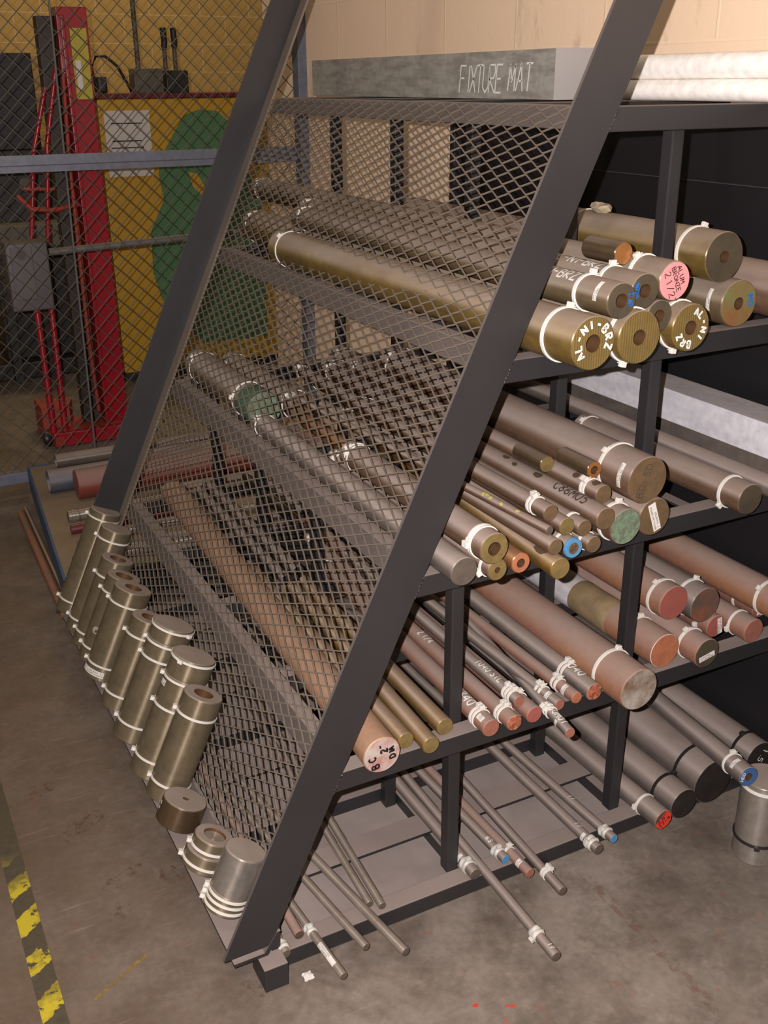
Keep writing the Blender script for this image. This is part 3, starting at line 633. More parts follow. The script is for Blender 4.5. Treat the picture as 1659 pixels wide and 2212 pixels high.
# id: (name, shaft material, end material, bore ratio, [(kind, distance from near end, head angle)], [ties from far end], label)
BARS = {
'A1': ('hollow_bar', 'bronze', 'f_bronze', .34, [('t', .075, 1.35)], [.055], 'big bronze bar lettered AL-NI-BRZ round its bore, nearest the sloping upright'),
'A2': ('hollow_bar', 'bronze', 'f_bronze', .30, [('t', .02, 4.5)], [.04], 'big bored bronze bar with a plain unlettered sawn end, right of the AL-NI-BRZ one'),
'A3': ('hollow_bar', 'bronze_dull', 'f_dark', .42, [('t', .085, 1.35)], [.05], 'bored bronze bar lettered NI-BRZ along its side with a paper label near the end'),
'A4': ('hollow_bar', 'bronze_dull', 'f_dark', .42, [('t', .085, 1.6)], [.05], 'bored bronze bar with blue scribble on its dark end, behind the labelled NI-BRZ bar'),
'A5': ('round_bar', 'bronze_dull', 'f_pink', 0, [('t', .075, 2.1)], [.05], 'bronze bar with a pink painted end lettered ALUM BRONZE 2 1/2 inch'),
'A7': ('hollow_bar', 'bronze', 'f_dark', .25, [('t', .075, 1.25)], [.07], 'large short bronze bar with dark bored end, uppermost at the fourth shelf right'),
'A8': ('hollow_bar', 'bronze_dull', 'f_dark', .42, [], [.05], 'small bored bronze bar tucked under the pink-ended bar'),
'A9': ('hollow_bar', 'bronze', 'f_bronze', .31, [('t', .03, 4.6)], [.05], 'bored bronze bar with shiny white AL-NI lettering on its end, below the pink end'),
'A10': ('hollow_bar', 'bronze_dull', 'f_imo', .27, [], [.05], 'olive bronze bar with a red stain and blue IMO on its end'),
'A11': ('round_bar', 'brown', 'f_brown', 0, [], [], 'brown bar partly hidden at the far right of the fourth shelf'),
'B1': ('round_bar', 'grey', 'f_grey', 0, [], [.03], 'dull solid bar with a scuffed end, nearest the sloping upright on the third shelf'),
'B2': ('hollow_bar', 'brown', 'f_brass', .45, [('t', .030, 3.1), ('t', .038, 3.1)], [.03, .042], 'thick-walled tube with two cable ties, lying on another on the third shelf'),
'B3': ('hollow_bar', 'brown', 'f_brass', .3, [('t', .022, 3.6)], [.03, .042], 'bar with a cable tie directly under the double-tied tube'),
'B4': ('hollow_bar', 'copper', 'f_orange', .45, [], [], 'orange copper tube end peeping out under the third shelf pile'),
'B5': ('round_bar', 'brass', 'f_brass', 0, [], [.04], 'long brass bar with a clean end and a dark thumb-shaped stain near it'),
'B6': ('thin_rod', 'brown', 'f_grey', 0, [], [], 'thin dark rod with a flaking yellow paint patch'),
'B7': ('round_bar', 'brown', 'f_brown', 0, [('t', .04, 1.9), ('t', .05, 1.7)], [.04], 'browned bar with two white cable ties above the thin rod'),
'B8': ('round_bar', 'brown', 'f_brass', 0, [], [.04], 'small bar end between the twin-tied bar and the blue-ringed bar'),
'B9': ('round_bar', 'brown', 'f_brown', 0, [('t', .035, 3.0)], [.04], 'tied bar end just left below the bar marked C86M05'),
'B10': ('round_bar', 'brown', 'f_brown', 0, [], [.04], 'brown bar with C86M05 written along it in black marker'),
'B11': ('round_bar', 'brown', 'f_brown', 0, [('t', .035, 2.2), ('t', .044, 2.2)], [.03], 'stained bar with two ties lying behind the C86M05 bar'),
'B12': ('short_bar', 'leandark', 'f_brass', 0, [], [], 'short loose brass slug lying on the bars of the third shelf'),
'B13': ('short_tube', 'leandark', 'f_copper', .5, [], [], 'short loose brass bushing with a bright bored end on the third shelf'),
'B14': ('round_bar', 'brown', 'f_brown', 0, [('t', .085, 2.3)], [.05], 'thickest brown bar on the third shelf, with a cable tie and paper label'),
'B15': ('round_bar', 'brown', 'f_green', 0, [('t', .03, 1.4)], [.05], 'bar with a green crusted end on the third shelf'),
'B16': ('round_bar', 'brown', 'f_brown', 0, [], [.05], 'brown bar with a beryllium copper 3 inch label across its end'),
'B17': ('round_bar', 'brown', 'f_brown', 0, [('t', .03, 1.4)], [], 'bar with a blue ring painted on its end on the third shelf'),
'B18': ('round_bar', 'brown', 'f_brown', 0, [], [], 'small brown bar end just left of the blue-ringed end'),
'B19': ('round_bar', 'brown', 'f_brown', 0, [('t', .02, 3.6)], [], 'bar end with a tie between the blue-ringed and the green crusted ends'),
'B20': ('round_bar', 'brown', 'f_dark', 0, [('t', .05, 3.9)], [.03], 'dark bar with one low cable tie at the right of the third shelf'),
'B21': ('round_bar', 'brown', 'f_dark', 0, [('t', .03, 1.8)], [.03], 'thinner dark bar just behind the low-tied bar at the third shelf right'),
'C0': ('round_bar', 'brass', 'f_brass', 0, [], [], 'yellow brass bar mostly hidden behind the large tan bar'),
'C1': ('round_bar', 'bcwood', 'f_bc', 0, [], [], 'large tan bar with black marker lettering on its pale streaked end'),
'C2': ('round_bar', 'brass', 'f_brass', 0, [], [], 'brass bar immediately right of the large tan bar on the second shelf'),
'C3': ('round_bar', 'brass', 'f_brass', 0, [], [], 'brass bar ending beside the foot of the post on the second shelf'),
'C4': ('round_bar', 'rust', 'f_rust', 0, [('t', .037, 1.5), ('t', .047, 1.5)], [.04], 'rusty bar with 4340 in white and a paper label by its double tie'),
'C5': ('round_bar', 'rust', 'f_flaky', 0, [('t', .032, 1.5), ('t', .042, 1.5)], [.04], 'rusty bar whose end is flaky orange and black'),
'C6': ('round_bar', 'rust', 'f_red', 0, [('t', .055, 1.5)], [], 'rusty bar with a red-brown sawn end under the 1040 STL bar'),
'C7': ('round_bar', 'grey', 'f_rust', 0, [('t', .018, 1.4), ('t', .028, 1.4), ('t', .038, 1.6)], [], 'slim grey bar with 1040 STL in white, resting on two rusty bars'),
'C8': ('round_bar', 'darkst', 'f_rust', 0, [('t', .075, 2.4), ('t', .087, 2.4)], [], 'dark slim bar with 1150M01 in white, sticking furthest out of the second shelf'),
'C9': ('round_bar', 'grey', 'f_rust', 0, [('t', .052, 1.8), ('t', .064, 1.8)], [], 'slim grey bar with two ties and a band label, left of its orange twin'),
'C10': ('round_bar', 'rust', 'f_orange', 0, [('t', .055, 1.7), ('t', .067, 1.7)], [], 'slim rusty orange bar with two ties and a band label'),
'C11': ('round_bar', 'grey', 'f_flaky', 0, [('t', .085, 1.4), ('t', .096, 1.4)], [], 'grey-brown bar with 1040 in white beside the huge rusty bar'),
'C12': ('round_bar', 'rustbig', 'f_patchy', 0, [('t', .085, 1.3)], [], 'huge rusty bar with a wide cable tie and a patchy cement-grey end'),
'C13': ('round_bar', 'alu', 'f_orange', 0, [('t', .085, 1.5)], [], 'silver painted bar with brown tape band and bright orange end behind the post'),
'C15': ('round_bar', 'rustbig', 'f_red', 0, [('t', .035, 2.1)], [], 'thick orange rusty bar with a glossy red end, uppermost right of the post'),
'C16': ('round_bar', 'grey', 'f_darkrust', 0, [('t', .045, 1.3)], [], 'thick grey bar with a dark end streaked with rust'),
'C17': ('round_bar', 'rust', 'f_dark', 0, [('t', .05, 2.0)], [], 'rusty bar with a 4340 STEEL 2.5 inch label on its end'),
'C18': ('round_bar', 'rust', 'f_red', 0, [('t', .03, 3.2)], [], 'wrapped rusty bar with an upright paper label, under the dark-ended bar'),
'C19': ('round_bar', 'rust', 'f_rust', 0, [('t', .045, 3.4)], [], 'rusty bar with a round pitted end and one tie, rightmost on the second shelf'),
'C20': ('round_bar', 'rustbig', 'f_rust', 0, [('t', .05, 2.4)], [], 'long thick rusty bar running out of view above the second shelf right'),
'C21': ('round_bar', 'rust', 'f_red', 0, [('t', .06, 2.0)], [], 'small dark red labelled bar under the long thick rusty bar, right edge'),
'D1': ('thin_rod', 'grey', 'f_grey', 0, [('w', .010, 3.4)], [], 'short-ended thin rod with a taped tip beside the rack foot'),
'D2': ('thin_rod', 'rust', 'f_dark', 0, [], [], 'dark rusty rod between the rack foot and the labelled rod'),
'D3': ('thin_rod', 'steel', 'f_grey', 0, [('w', .125, 1.8)], [], 'thin rod with a long STAINLESS STEEL 5/8 inch label'),
'D4': ('thin_rod', 'steel', 'f_grey', 0, [], [], 'bright bare rod between the labelled rod and the longest bare rod'),
'D5': ('thin_rod', 'steel', 'f_grey', 0, [], [], 'bright bare rod sticking furthest out at the lower left of the rack'),
'D6': ('thin_rod', 'steel', 'f_grey', 0, [], [], 'left of two slanting thin rods ending on the front base rail'),
'D7': ('thin_rod', 'steel', 'f_grey', 0, [], [], 'right of two slanting thin rods ending on the front base rail'),
'D8': ('thin_rod', 'grey', 'f_grey', 0, [('w', .022, 1.6)], [], 'stamped rod with a taped tip ending just past the front post'),
'D9': ('thin_rod', 'grey', 'f_grey', 0, [('w', .055, 3.6)], [], 'long rod with 17 on its tip, reaching furthest out over the floor'),
'D10': ('thin_rod', 'grey', 'f_blue', 0, [('w', .018, 1.6)], [], 'rod with a light blue end and taped tip left of the reddish rod'),
'D11': ('thin_rod', 'rust', 'f_rust', 0, [('t', .075, 1.6)], [], 'reddish rod with a small paper band near its end'),
'D12': ('thin_rod', 'darkst', 'f_grey', 0, [('t', .052, 1.1), ('t', .06, 1.1)], [], 'dark rod with one bulky white tie, right of the reddish rod'),
'D13': ('thin_rod', 'grey', 'f_grey', 0, [('w', .014, 2.6)], [], 'rod with a taped grey end, left of the blue-ended one by the second post'),
'D14': ('thin_rod', 'grey', 'f_blue', 0, [('w', .018, 2.3)], [], 'rod with a blue painted end at the foot of the second post'),
'D15': ('round_bar', 'grey', 'f_redpaint', 0, [('t', .060, 3.0)], [], 'grey bar with a red painted end lettered 17-4'),
'D16': ('round_bar', 'darkst', 'f_black', 0, [('tb', .060, 1.0)], [], 'thick dark steel bar with a black tie, right of the red-ended bar'),
'D17': ('round_bar', 'darkst', 'f_black', 0, [('tb', .065, 1.55)], [], 'thickest dark steel bar on the bottom, with a black cable tie'),
'D18': ('hollow_bar', 'darkst', 'f_bluedk', .4, [('t', .055, 1.6)], [], 'small bored bar with a dark blue end lying on the thick dark bars'),
'D19': ('round_bar', 'darkst', 'f_black', 0, [('tb', .045, 1.9)], [.2], 'dark bar with 1.5 in white on its black end at the lower right'),
'D20': ('round_bar', 'darkst', 'f_bluedk', 0, [('t', .03, 1.9)], [], 'dark bar at the right edge of the bottom, behind the one marked 1.5'),
'F1': ('round_bar', 'bronze_dull', 'f_green', 0, [('t', .11, 2.9)], [.05], 'large bronze bar with a green painted end at the back half of the third shelf'),
'F2': ('round_bar', 'brown', 'f_brown', 0, [('t', .05, 2.4)], [.05], 'bar with a bright paper label behind the green-ended bar'),
}
LAY['F1'] = (.334, .965, .8383, .334, 1.50, .8383, .0465)
LAY['F2'] = (.436, .95, .8293, .436, 1.50, .8293, .0375)
LAY['D18'] = (.966, -.192, .2302, 1.070, .42, .1776, .0232)
LAY['A2'] = LAY['A2'][:3] + (.582, 1.63) + LAY['A2'][5:]
LAY['A5'] = LAY['A5'][:4] + (1.88,) + LAY['A5'][5:]
for k_, x_, y0_, y1_, r_, m_ in (('O1', .300, .78, 1.50, .015, 'darkst'), ('O2', .342, .80, 1.54, .018, 'darkst'), ('O3', .470, 1.14, 1.54, .016, 'black'), ('O4', .520, 1.16, 1.52, .020, 'darkst'), ('O5', .262, 1.20, 1.50, .012, 'black')):
    LAY[k_] = (x_, y0_, .4205+r_, x_, y1_, .4205+r_, r_)
    BARS[k_] = ('steel_offcut', m_, 'f_black', 0, [], [], {'O1': 'slim dark steel offcut in line behind the left brass bar', 'O2': 'dark steel offcut in line behind the right brass bar', 'O3': 'black steel offcut behind the rusty bars, seen through the screen', 'O4': 'thicker dark steel offcut beside the black one, seen through the screen', 'O5': 'thinnest black steel offcut beside the large tan bar far end'}[k_])
SHELF['O'] = 'dark offcuts on the second shelf'
FACEY = -.0016
for key, (nm, ms, mf, bore, ties_, far, lb) in BARS.items():
    x0, y0, z0, x1, y1, z1, r = LAY[key]
    a = Vector((x0, y0, z0)); d = Vector((x1, y1, z1)) - a; L = d.length
    t = thing(nm, lb, 'metal rod' if nm == 'thin_rod' else 'metal bar', a, SHELF[key[0]], d.to_track_quat('Y', 'Z'))
    # keep local x horizontal and z up
    yv = d.normalized(); xv = yv.cross(Vector((0, 0, 1))).normalized(); zv = xv.cross(yv)
    t.rotation_quaternion = Matrix((xv, yv, zv)).transposed().to_quaternion()
    bo = bore*r
    shaft(t, r, L, ms, bo, 40 if r > .015 else 24, min(.12, L*.35), min(.0015, r*.06))
    endface(t, r, mf, bo, min(.0015, r*.06))
    if bo: boreliner(t, bo, min(.10, L*.3))
    for kd, dist, ph in ties_:
        if kd == 'w': wrap(t, dist, r, ph, 2)
        else: tie(t, dist, r, ph, 'nylonblk' if kd == 'tb' else 'nylon', .0075 if r > .03 else .0062, .0030 if r > .03 else .0024, True)
    for i, f_ in enumerate(far): tie(t, L - f_, r, 2.3 + .3*i, 'nylon', .0055, .0022, True)
    if key == 'A1': marking(t, arc_text(bmesh.new(), 'AL-NI-BRZ', r*.56, r*.30, math.radians(218), math.radians(29), .0040, FACEY))
    if key == 'A9': marking(t, arc_text(bmesh.new(), 'AL-NI BRZ', r*.55, r*.28, math.radians(72), math.radians(28), .0038, FACEY))
    if key in ('A3', 'A4'):
        tx = {'A3': 'NI-BRZ', 'A4': 'AL-NI-BRZ'}[key]; pl, wd = strokes(tx, .020); e = .098 if key == 'A3' else .10
        marking(t, ribbon(bmesh.new(), [[(p[0] - wd, p[1]) for p in q] for q in pl], .0033, side_map(r, e, math.radians(138 if key == 'A3' else 126))))
        if key == 'A3': sticker(t, r, .028, math.radians(150), .010, .036, ['BRONZE', 'CUT BORE'], .003, False)
        R_ = random.Random(5 if key == 'A3' else 6); sg = 1 if key == 'A3' else -1
        pls = [[(sg*r*.62 + R_.uniform(-.006, .006), r*.15*k_ + R_.uniform(-.003, .003)) for _ in range(5)] for k_ in range(-2, 4)]
        marking(t, ribbon(bmesh.new(), pls, .0022, end_map(0, 0, 0, FACEY)), 'bluepaint')
    if key == 'A5':
        bm = bmesh.new(); a_ = math.radians(-68)
        for i, (tx, h, oy, ox) in enumerate((('ALUM', .0095, .011, -.021), ('BRONZE', .0088, -.001, -.024), ('2', .0130, -.018, -.022), ('1/2"', .0130, -.019, -.008))):
            pl, wd = strokes(tx, h); ribbon(bm, [[(p[0] + ox, p[1] + oy) for p in q] for q in pl], .0016, end_map(0, 0, a_, FACEY))
        marking(t, bm, 'ink')
    if key == 'A10':
        pl, wd = strokes('IMO', .013); marking(t, ribbon(bmesh.new(), [[(p[0] - wd/2, p[1] + .024) for p in q] for q in pl], .0028, end_map(0, 0, math.radians(-80), FACEY)), 'bluepaint')
        sticker(t, r, .03, math.radians(172), .010, .044, ['ALUMINUM BRONZE', '3.5" BORE'], .0032, False)
    if key == 'B5': stain(t, r, .052, math.radians(118), .019, .0085, 'oilstain')
    if key == 'B10':
        for y_, p_, a_, b_ in ((.21, 112, .014, .007), (.29, 120, .009, .005), (.33, 105, .012, .005)): stain(t, r, y_, math.radians(p_), a_, b_, 'oilstain', int(y_*100))
    if key == 'B11':
        for y_, p_, a_, b_ in ((.018, 105, .010, .008), (.075, 120, .010, .007)): stain(t, r, y_, math.radians(p_), a_, b_, 'oilstain', int(y_*100))
    if key == 'B6':
        R_ = random.Random(2); marking(t, ribbon(bmesh.new(), [[(i*.012 + R_.uniform(-.004, .004), R_.uniform(-.004, .004)), (i*.012 + .009, R_.uniform(-.004, .004))] for i in (0, 1, 2, 5, 9)], .0055, side_map(r, .20, math.radians(125))), 'yellowpaint')
    if key == 'B10':
        pl, wd = strokes('C86M05', .021, 1.25); marking(t, ribbon(bmesh.new(), [[(p[0] - wd, p[1]) for p in q] for q in pl], .0034, side_map(r, .045, math.radians(135))), 'blacktape')
    if key == 'B14':
        sticker(t, r, .022, math.radians(168), .011, .050, ['BERYLLIUM COPPER', '3.5" DIAMETER'], .0033, False)
        pl, wd = strokes('BC-5D', .016); marking(t, ribbon(bmesh.new(), [[(p[0] - wd/2, p[1]) for p in q] for q in pl], .0016, end_map(0, 0, math.radians(72), FACEY)), 'blacktape')
    if key == 'B16':
        o = link('paper_label', B(-.031, .031, -.0018, -.0012, -.009, .009), 'paper', t); o.rotation_euler = (0, math.radians(-110), 0)
        bm = bmesh.new()
        for k_, tx in enumerate(('BERYLLIUM COPPER', '3" DIAMETER')):
            pl, wd = strokes(tx, .0042); s_ = min(1, .054/wd); ribbon(bm, [[(p[0]*s_ - .027, p[1] + .002 - .008*k_) for p in q] for q in pl], .0007, lambda u, v: (u, -.0021, v))
        link('printing', bm, 'ink', o)
    if key == 'B17':
        bm = lathe(bmesh.new(), [(r*.62, -.0012), (r*.62, -.0018), (r*1.0, -.0018), (r*1.06, .002), (r*1.06, .004), (r*1.0, .004)], 14)
        link('blue_ring', bm, 'f_blue', t)
        bm = bmesh.new()
        for k_, tx in enumerate(('DIA', '1 7/8"')):
            pl, wd = strokes(tx, .005); ribbon(bm, [[(p[0] - wd/2, p[1] - .007*k_ + .001) for p in q] for q in pl], .0008, end_map(0, 0, math.radians(75), FACEY))
        marking(t, bm, 'ink')
    if key == 'C1':
        bm = bmesh.new(); a_ = math.radians(98)
        for tx, h, ox, oy in (('B', .014, -.024, .010), ('C', .014, -.006, .014), ('2"', .013, .004, -.011), ('DIA', .012, -.014, -.026)):
            pl, wd = strokes(tx, h); ribbon(bm, [[(p[0] + ox, p[1] + oy) for p in q] for q in pl], .0042, end_map(0, 0, a_, FACEY))
        marking(t, bm, 'ink')
    if key in ('C4', 'C7', 'C8', 'C11', 'C5'):
        tx, h, e, ph, w_ = {'C4': ('4340', .020, .062, 128, .0034), 'C7': ('1040 STL', .0145, .060, 122, .0026), 'C8': ('1150M01', .014, .016, 122, .0027), 'C11': ('1040', .019, .035, 112, .0034), 'C5': ('2 1/4', .014, .33, 120, .0024)}[key]
        pl, wd = strokes(tx, h); marking(t, ribbon(bmesh.new(), [[(p[0] - wd, p[1]) for p in q] for q in pl], w_, side_map(r, e, math.radians(ph))))
        if key == 'C4': sticker(t, r, .012, math.radians(128), .020, .012, ['4340', 'STEEL'], .003, False)
        if key == 'C8': sticker(t, r, .034, math.radians(175), .009, .014, ['1150', 'STEEL'], .0026, False)
    if key in ('C9', 'C10'): sticker(t, r, .026, math.radians(150), .011, .026, ['STEEL', '1" DIAMETER'], .0028, False)
    if key == 'C13':
        link('tape_band', lathe(bmesh.new(), [(r, .16), (r+.0012, .162), (r+.0016, .205), (r+.0008, .25), (r+.0014, .295), (r, .30)], 40), 'masktape', t, 60)
        link('bare_end', lathe(bmesh.new(), [(r-.0005, .0005), (r+.0006, .0012), (r+.0006, .160), (r-.0005, .1605)], 40), 'rustbig', t, 40)
    if key in ('C17', 'C18', 'C21'):
        lines, ang, w_ = {'C17': (('4340 STEEL', '2.5" DIAMETER'), 12, .044), 'C18': (('4140 STEEL', '1.5" DIAMETER'), -80, .042), 'C21': (('4140 STEEL', '1.5" DIAM'), -78, .034)}[key]
        off = {'C17': (.0, -.008), 'C18': (.012, .0), 'C21': (-.006, 0)}[key]
        o = link('paper_label', B(-w_/2, w_/2, -.0018, -.0012, -.0065, .0065), 'paper', t); o.rotation_euler = (0, math.radians(-ang), 0); o.location = (off[0], 0, off[1])
        bm = bmesh.new()
        for k_, tx in enumerate(lines):
            pl, wd = strokes(tx, .0036); s_ = min(1, w_*.9/wd); ribbon(bm, [[(p[0]*s_ - w_*.44, p[1] + .001 - .0062*k_) for p in q] for q in pl], .0007, lambda u, v: (u, -.0021, v))
        link('printing', bm, 'ink', o)
    if key == 'D3': sticker(t, r, .028, math.radians(128), .062, .011, ['STAINLESS STEEL', '5/8" DIAMETER'], .0032, True)
    if key == 'D11': sticker(t, r, .026, math.radians(140), .012, .018, ['REYNOLDS', 'STEEL'] if 0 else ['STEEL', '3/4" DIAM'], .0024, False)
    if key == 'D8': sticker(t, r, .048, math.radians(140), .009, .020, ['STEEL'], .0024, False)
    if key == 'D13': sticker(t, r, .040, math.radians(150), .009, .020, ['STEEL'], .0024, False)
    if key in ('D9', 'D13', 'D14'):
        tx, h, e, ph = {'D9': ('17', .009, .026, 110), 'D13': ('17', .011, .085, 110), 'D14': ('17', .011, .16, 110)}[key]
        pl, wd = strokes(tx, h); marking(t, ribbon(bmesh.new(), pl, .0015, side_map(r, e, math.radians(ph))))
    if key == 'D10': pl, wd = strokes('63', .011); marking(t, ribbon(bmesh.new(), pl, .0022, side_map(r, .07, math.radians(125))))
    if key == 'D15':
        bm = bmesh.new()
        for k_, tx in enumerate(('17-4', '2.0"')):
            pl, wd = strokes(tx, .0100); ribbon(bm, [[(p[0] - wd/2, p[1] + .002 - .013*(1-k_)) for p in q] for q in pl], .0019, end_map(0, 0, math.radians(35), FACEY - .0006))
        marking(t, bm, 'ink')
        gb = blob([(x_*.96*r, y_*.96*r) for x_, y_ in [(math.cos(math.radians(q)), math.sin(math.radians(q))) for q in range(75, 200, 8)]], 0)
        gh = link('bare_patch', gb, 'f_grey', t); gh.rotation_euler = (PI/2, 0, 0); gh.location = (0, -.0013, 0)
    if key == 'D16': pass
    if key == 'D17':
        pl, wd = strokes('.5', .03); marking(t, ribbon(bmesh.new(), pl, .004, side_map(r, .62, math.radians(120))), 'blacktape')
    if key == 'D18': pl, wd = strokes('HBD', .008); marking(t, ribbon(bmesh.new(), [[(p[0] - wd/2, p[1] + r*.48) for p in q] for q in pl], .0012, end_map(0, 0, math.radians(75), FACEY))); sticker(t, r, .028, math.radians(125), .010, .028, ['STEEL', '2" DIAM'], .0028, False)
    if key == 'D19': pl, wd = strokes('1.5"', .018); marking(t, ribbon(bmesh.new(), [[(p[0] - wd/2, p[1] - .004) for p in q] for q in pl], .0024, end_map(0, 0, math.radians(-125), FACEY)))
    if key == 'F1': link('green_paint_band', lathe(bmesh.new(), [(r+.0002, .002), (r+.0006, .004), (r+.0006, .085), (r+.0002, .088)], 40), 'greenpaint', t, 60)
    if key == 'F2': sticker(t, r, .02, math.radians(120), .034, .022, ['BRONZE', '3" DIAM'], .005, True)

# the little copper slug lying on top of the pink-ended bar's neighbours
t = thing('short_bar', 'short loose copper slug with a bright turned end lying on the fourth shelf bars', 'metal bar', (0, 0, 0), 'bars on the fourth shelf')
P3, P4 = LAY['A4'], LAY['A5']; r = .0205
dx_, dz_ = P4[0]-P3[0], P4[2]-P3[2]; dd = math.hypot(dx_, dz_); ra, rb = P3[6]+r+.0006, P4[6]+r+.0006
aa = (ra*ra - rb*rb + dd*dd)/(2*dd); hh = math.sqrt(max(0, ra*ra - aa*aa))
t.location = (P3[0] + aa*dx_/dd - hh*dz_/dd, -.012, P3[2] + aa*dz_/dd + hh*dx_/dd + .003)
shaft(t, r, .095, 'leandark', 0, 36); endface(t, r, 'f_copper')
# torn cardboard on the short bronze bar
zt = LAY['A7']
def chunk(name, label, cat, loc, sx, sy, sz, mat, seed, grp=None):
    bm = bmesh.new(); bmesh.ops.create_icosphere(bm, subdivisions=2, radius=1); R = random.Random(seed)
    for v in bm.verts: v.co = Vector((v.co.x*sx, v.co.y*sy, v.co.z*sz))*(1 + R.uniform(-.28, .28))
    o = link(name, bm, mat); o.location = loc; return tag(o, label, cat, grp)
M['cardboard'] = plain('torn_cardboard', S(186, 170, 140), .8, 0, .4, 60, S(150, 130, 100))
chunk('cardboard_scrap', 'torn scrap of tan cardboard on top of the short thick bronze bar', 'scrap', (zt[0]-.005, .40, zt[2]+zt[6]+.010), .018, .030, .011, 'cardboard', 3)

# square aluminium bar and the grey bar along the wall side of the third shelf
o = link('aluminium_block', bev(B(0, .097, -.45, 1.25, 0, .075), .0015), 'alu'); o.location = (1.100, .0, .876)
tag(o, 'long pale square aluminium bar at the back of the third shelf against the black board', 'metal block')
o = link('flat_steel_bar', bev(B(0, .060, -.45, 1.25, 0, .0835), .0015), 'grey'); o.location = (1.134, 0, .7920)
tag(o, 'dull flat bar lying under the pale square aluminium bar', 'metal block')
t = thing('round_bar', 'long dusty grey bar running out of view beside the pale square aluminium bar', 'metal bar', (1.051, -.30, .8435), 'bars on the third shelf')
shaft(t, .022, 1.5, 'grey', 0, 40)

# ================================================================== SHORT PIECES STANDING ON THE LEDGE
LEAN = math.atan(XS1)
EINFO = {
'E1': ('bronze_cylinder', 'leanb', 0, [.02, None], 'farthest short bronze cylinder leaning on the screen, in front of the far upright'),
'E2': ('bronze_cylinder', 'leanb', 0, [.03], 'solid bronze cylinder second from the far end of the leaning row'),
'E3': ('bronze_cylinder', 'leanb', .52, [.05], 'bored bronze cylinder third from the far end of the leaning row'),
'E4': ('bronze_cylinder', 'leanb', .52, [.045], 'bored bronze cylinder fourth from the far end, with a pale round smudge'),
'E5': ('bronze_cylinder', 'leanb', .45, [.04], 'bored bronze cylinder with a paper label wrapped at its base'),
'E6': ('bronze_cylinder', 'leanb', .5, [.045], 'bored bronze cylinder half hidden behind the first stacked pair'),
'E7': ('bronze_cylinder', 'leanb', 0, [.075], 'long bronze cylinder under the farther flat puck'),
'E8': ('bronze_cylinder', 'leanb', 0, [.105], 'long bronze cylinder with a small label under the nearer flat puck'),
'E9': ('bronze_cylinder', 'leanb', .5, [.045], 'large bored bronze cylinder nearest in the tall leaning row'),
'E10': ('bronze_puck', 'leandark', .14, [], 'short dark bronze puck with a small hole and torn white label'),
'E11': ('bronze_cylinder', 'leanb', .58, [.022], 'short wide-bored bronze ring with a cable tie, between dark puck and silver slug'),
'E12': ('steel_cylinder', 'silver', 0, [], 'bright machined steel slug stacked by the foot of the sloping upright'),
}
def leanpiece(nm, lb, top, r, L, mat, bore, ties_, cat, grp, fm=None, phi=-1.9):
    ax = Vector((-XS1, 0, -1)).normalized()            # local +Y runs down the slope
    xv = Vector((0, -1, 0)); zv = xv.cross(ax)
    t = thing(nm, lb, cat, Vector(top), grp); t.rotation_mode = 'QUATERNION'
    t.rotation_quaternion = Matrix((xv, ax, zv)).transposed().to_quaternion()
    bo = bore*r; shaft(t, r, L, mat, bo, 56, min(.12, L*.8), .002)
    endface(t, r, fm or 'f_top', bo, .002)
    if bo: boreliner(t, bo, min(.10, L*.7))
    for y in ties_: tie(t, y, r, phi, 'nylon', .0058, .0024)
    return t
M['f_top'] = metal('dusty_top_face', S(128, 112, 86), S(110, 96, 76), .9, .5, .2)
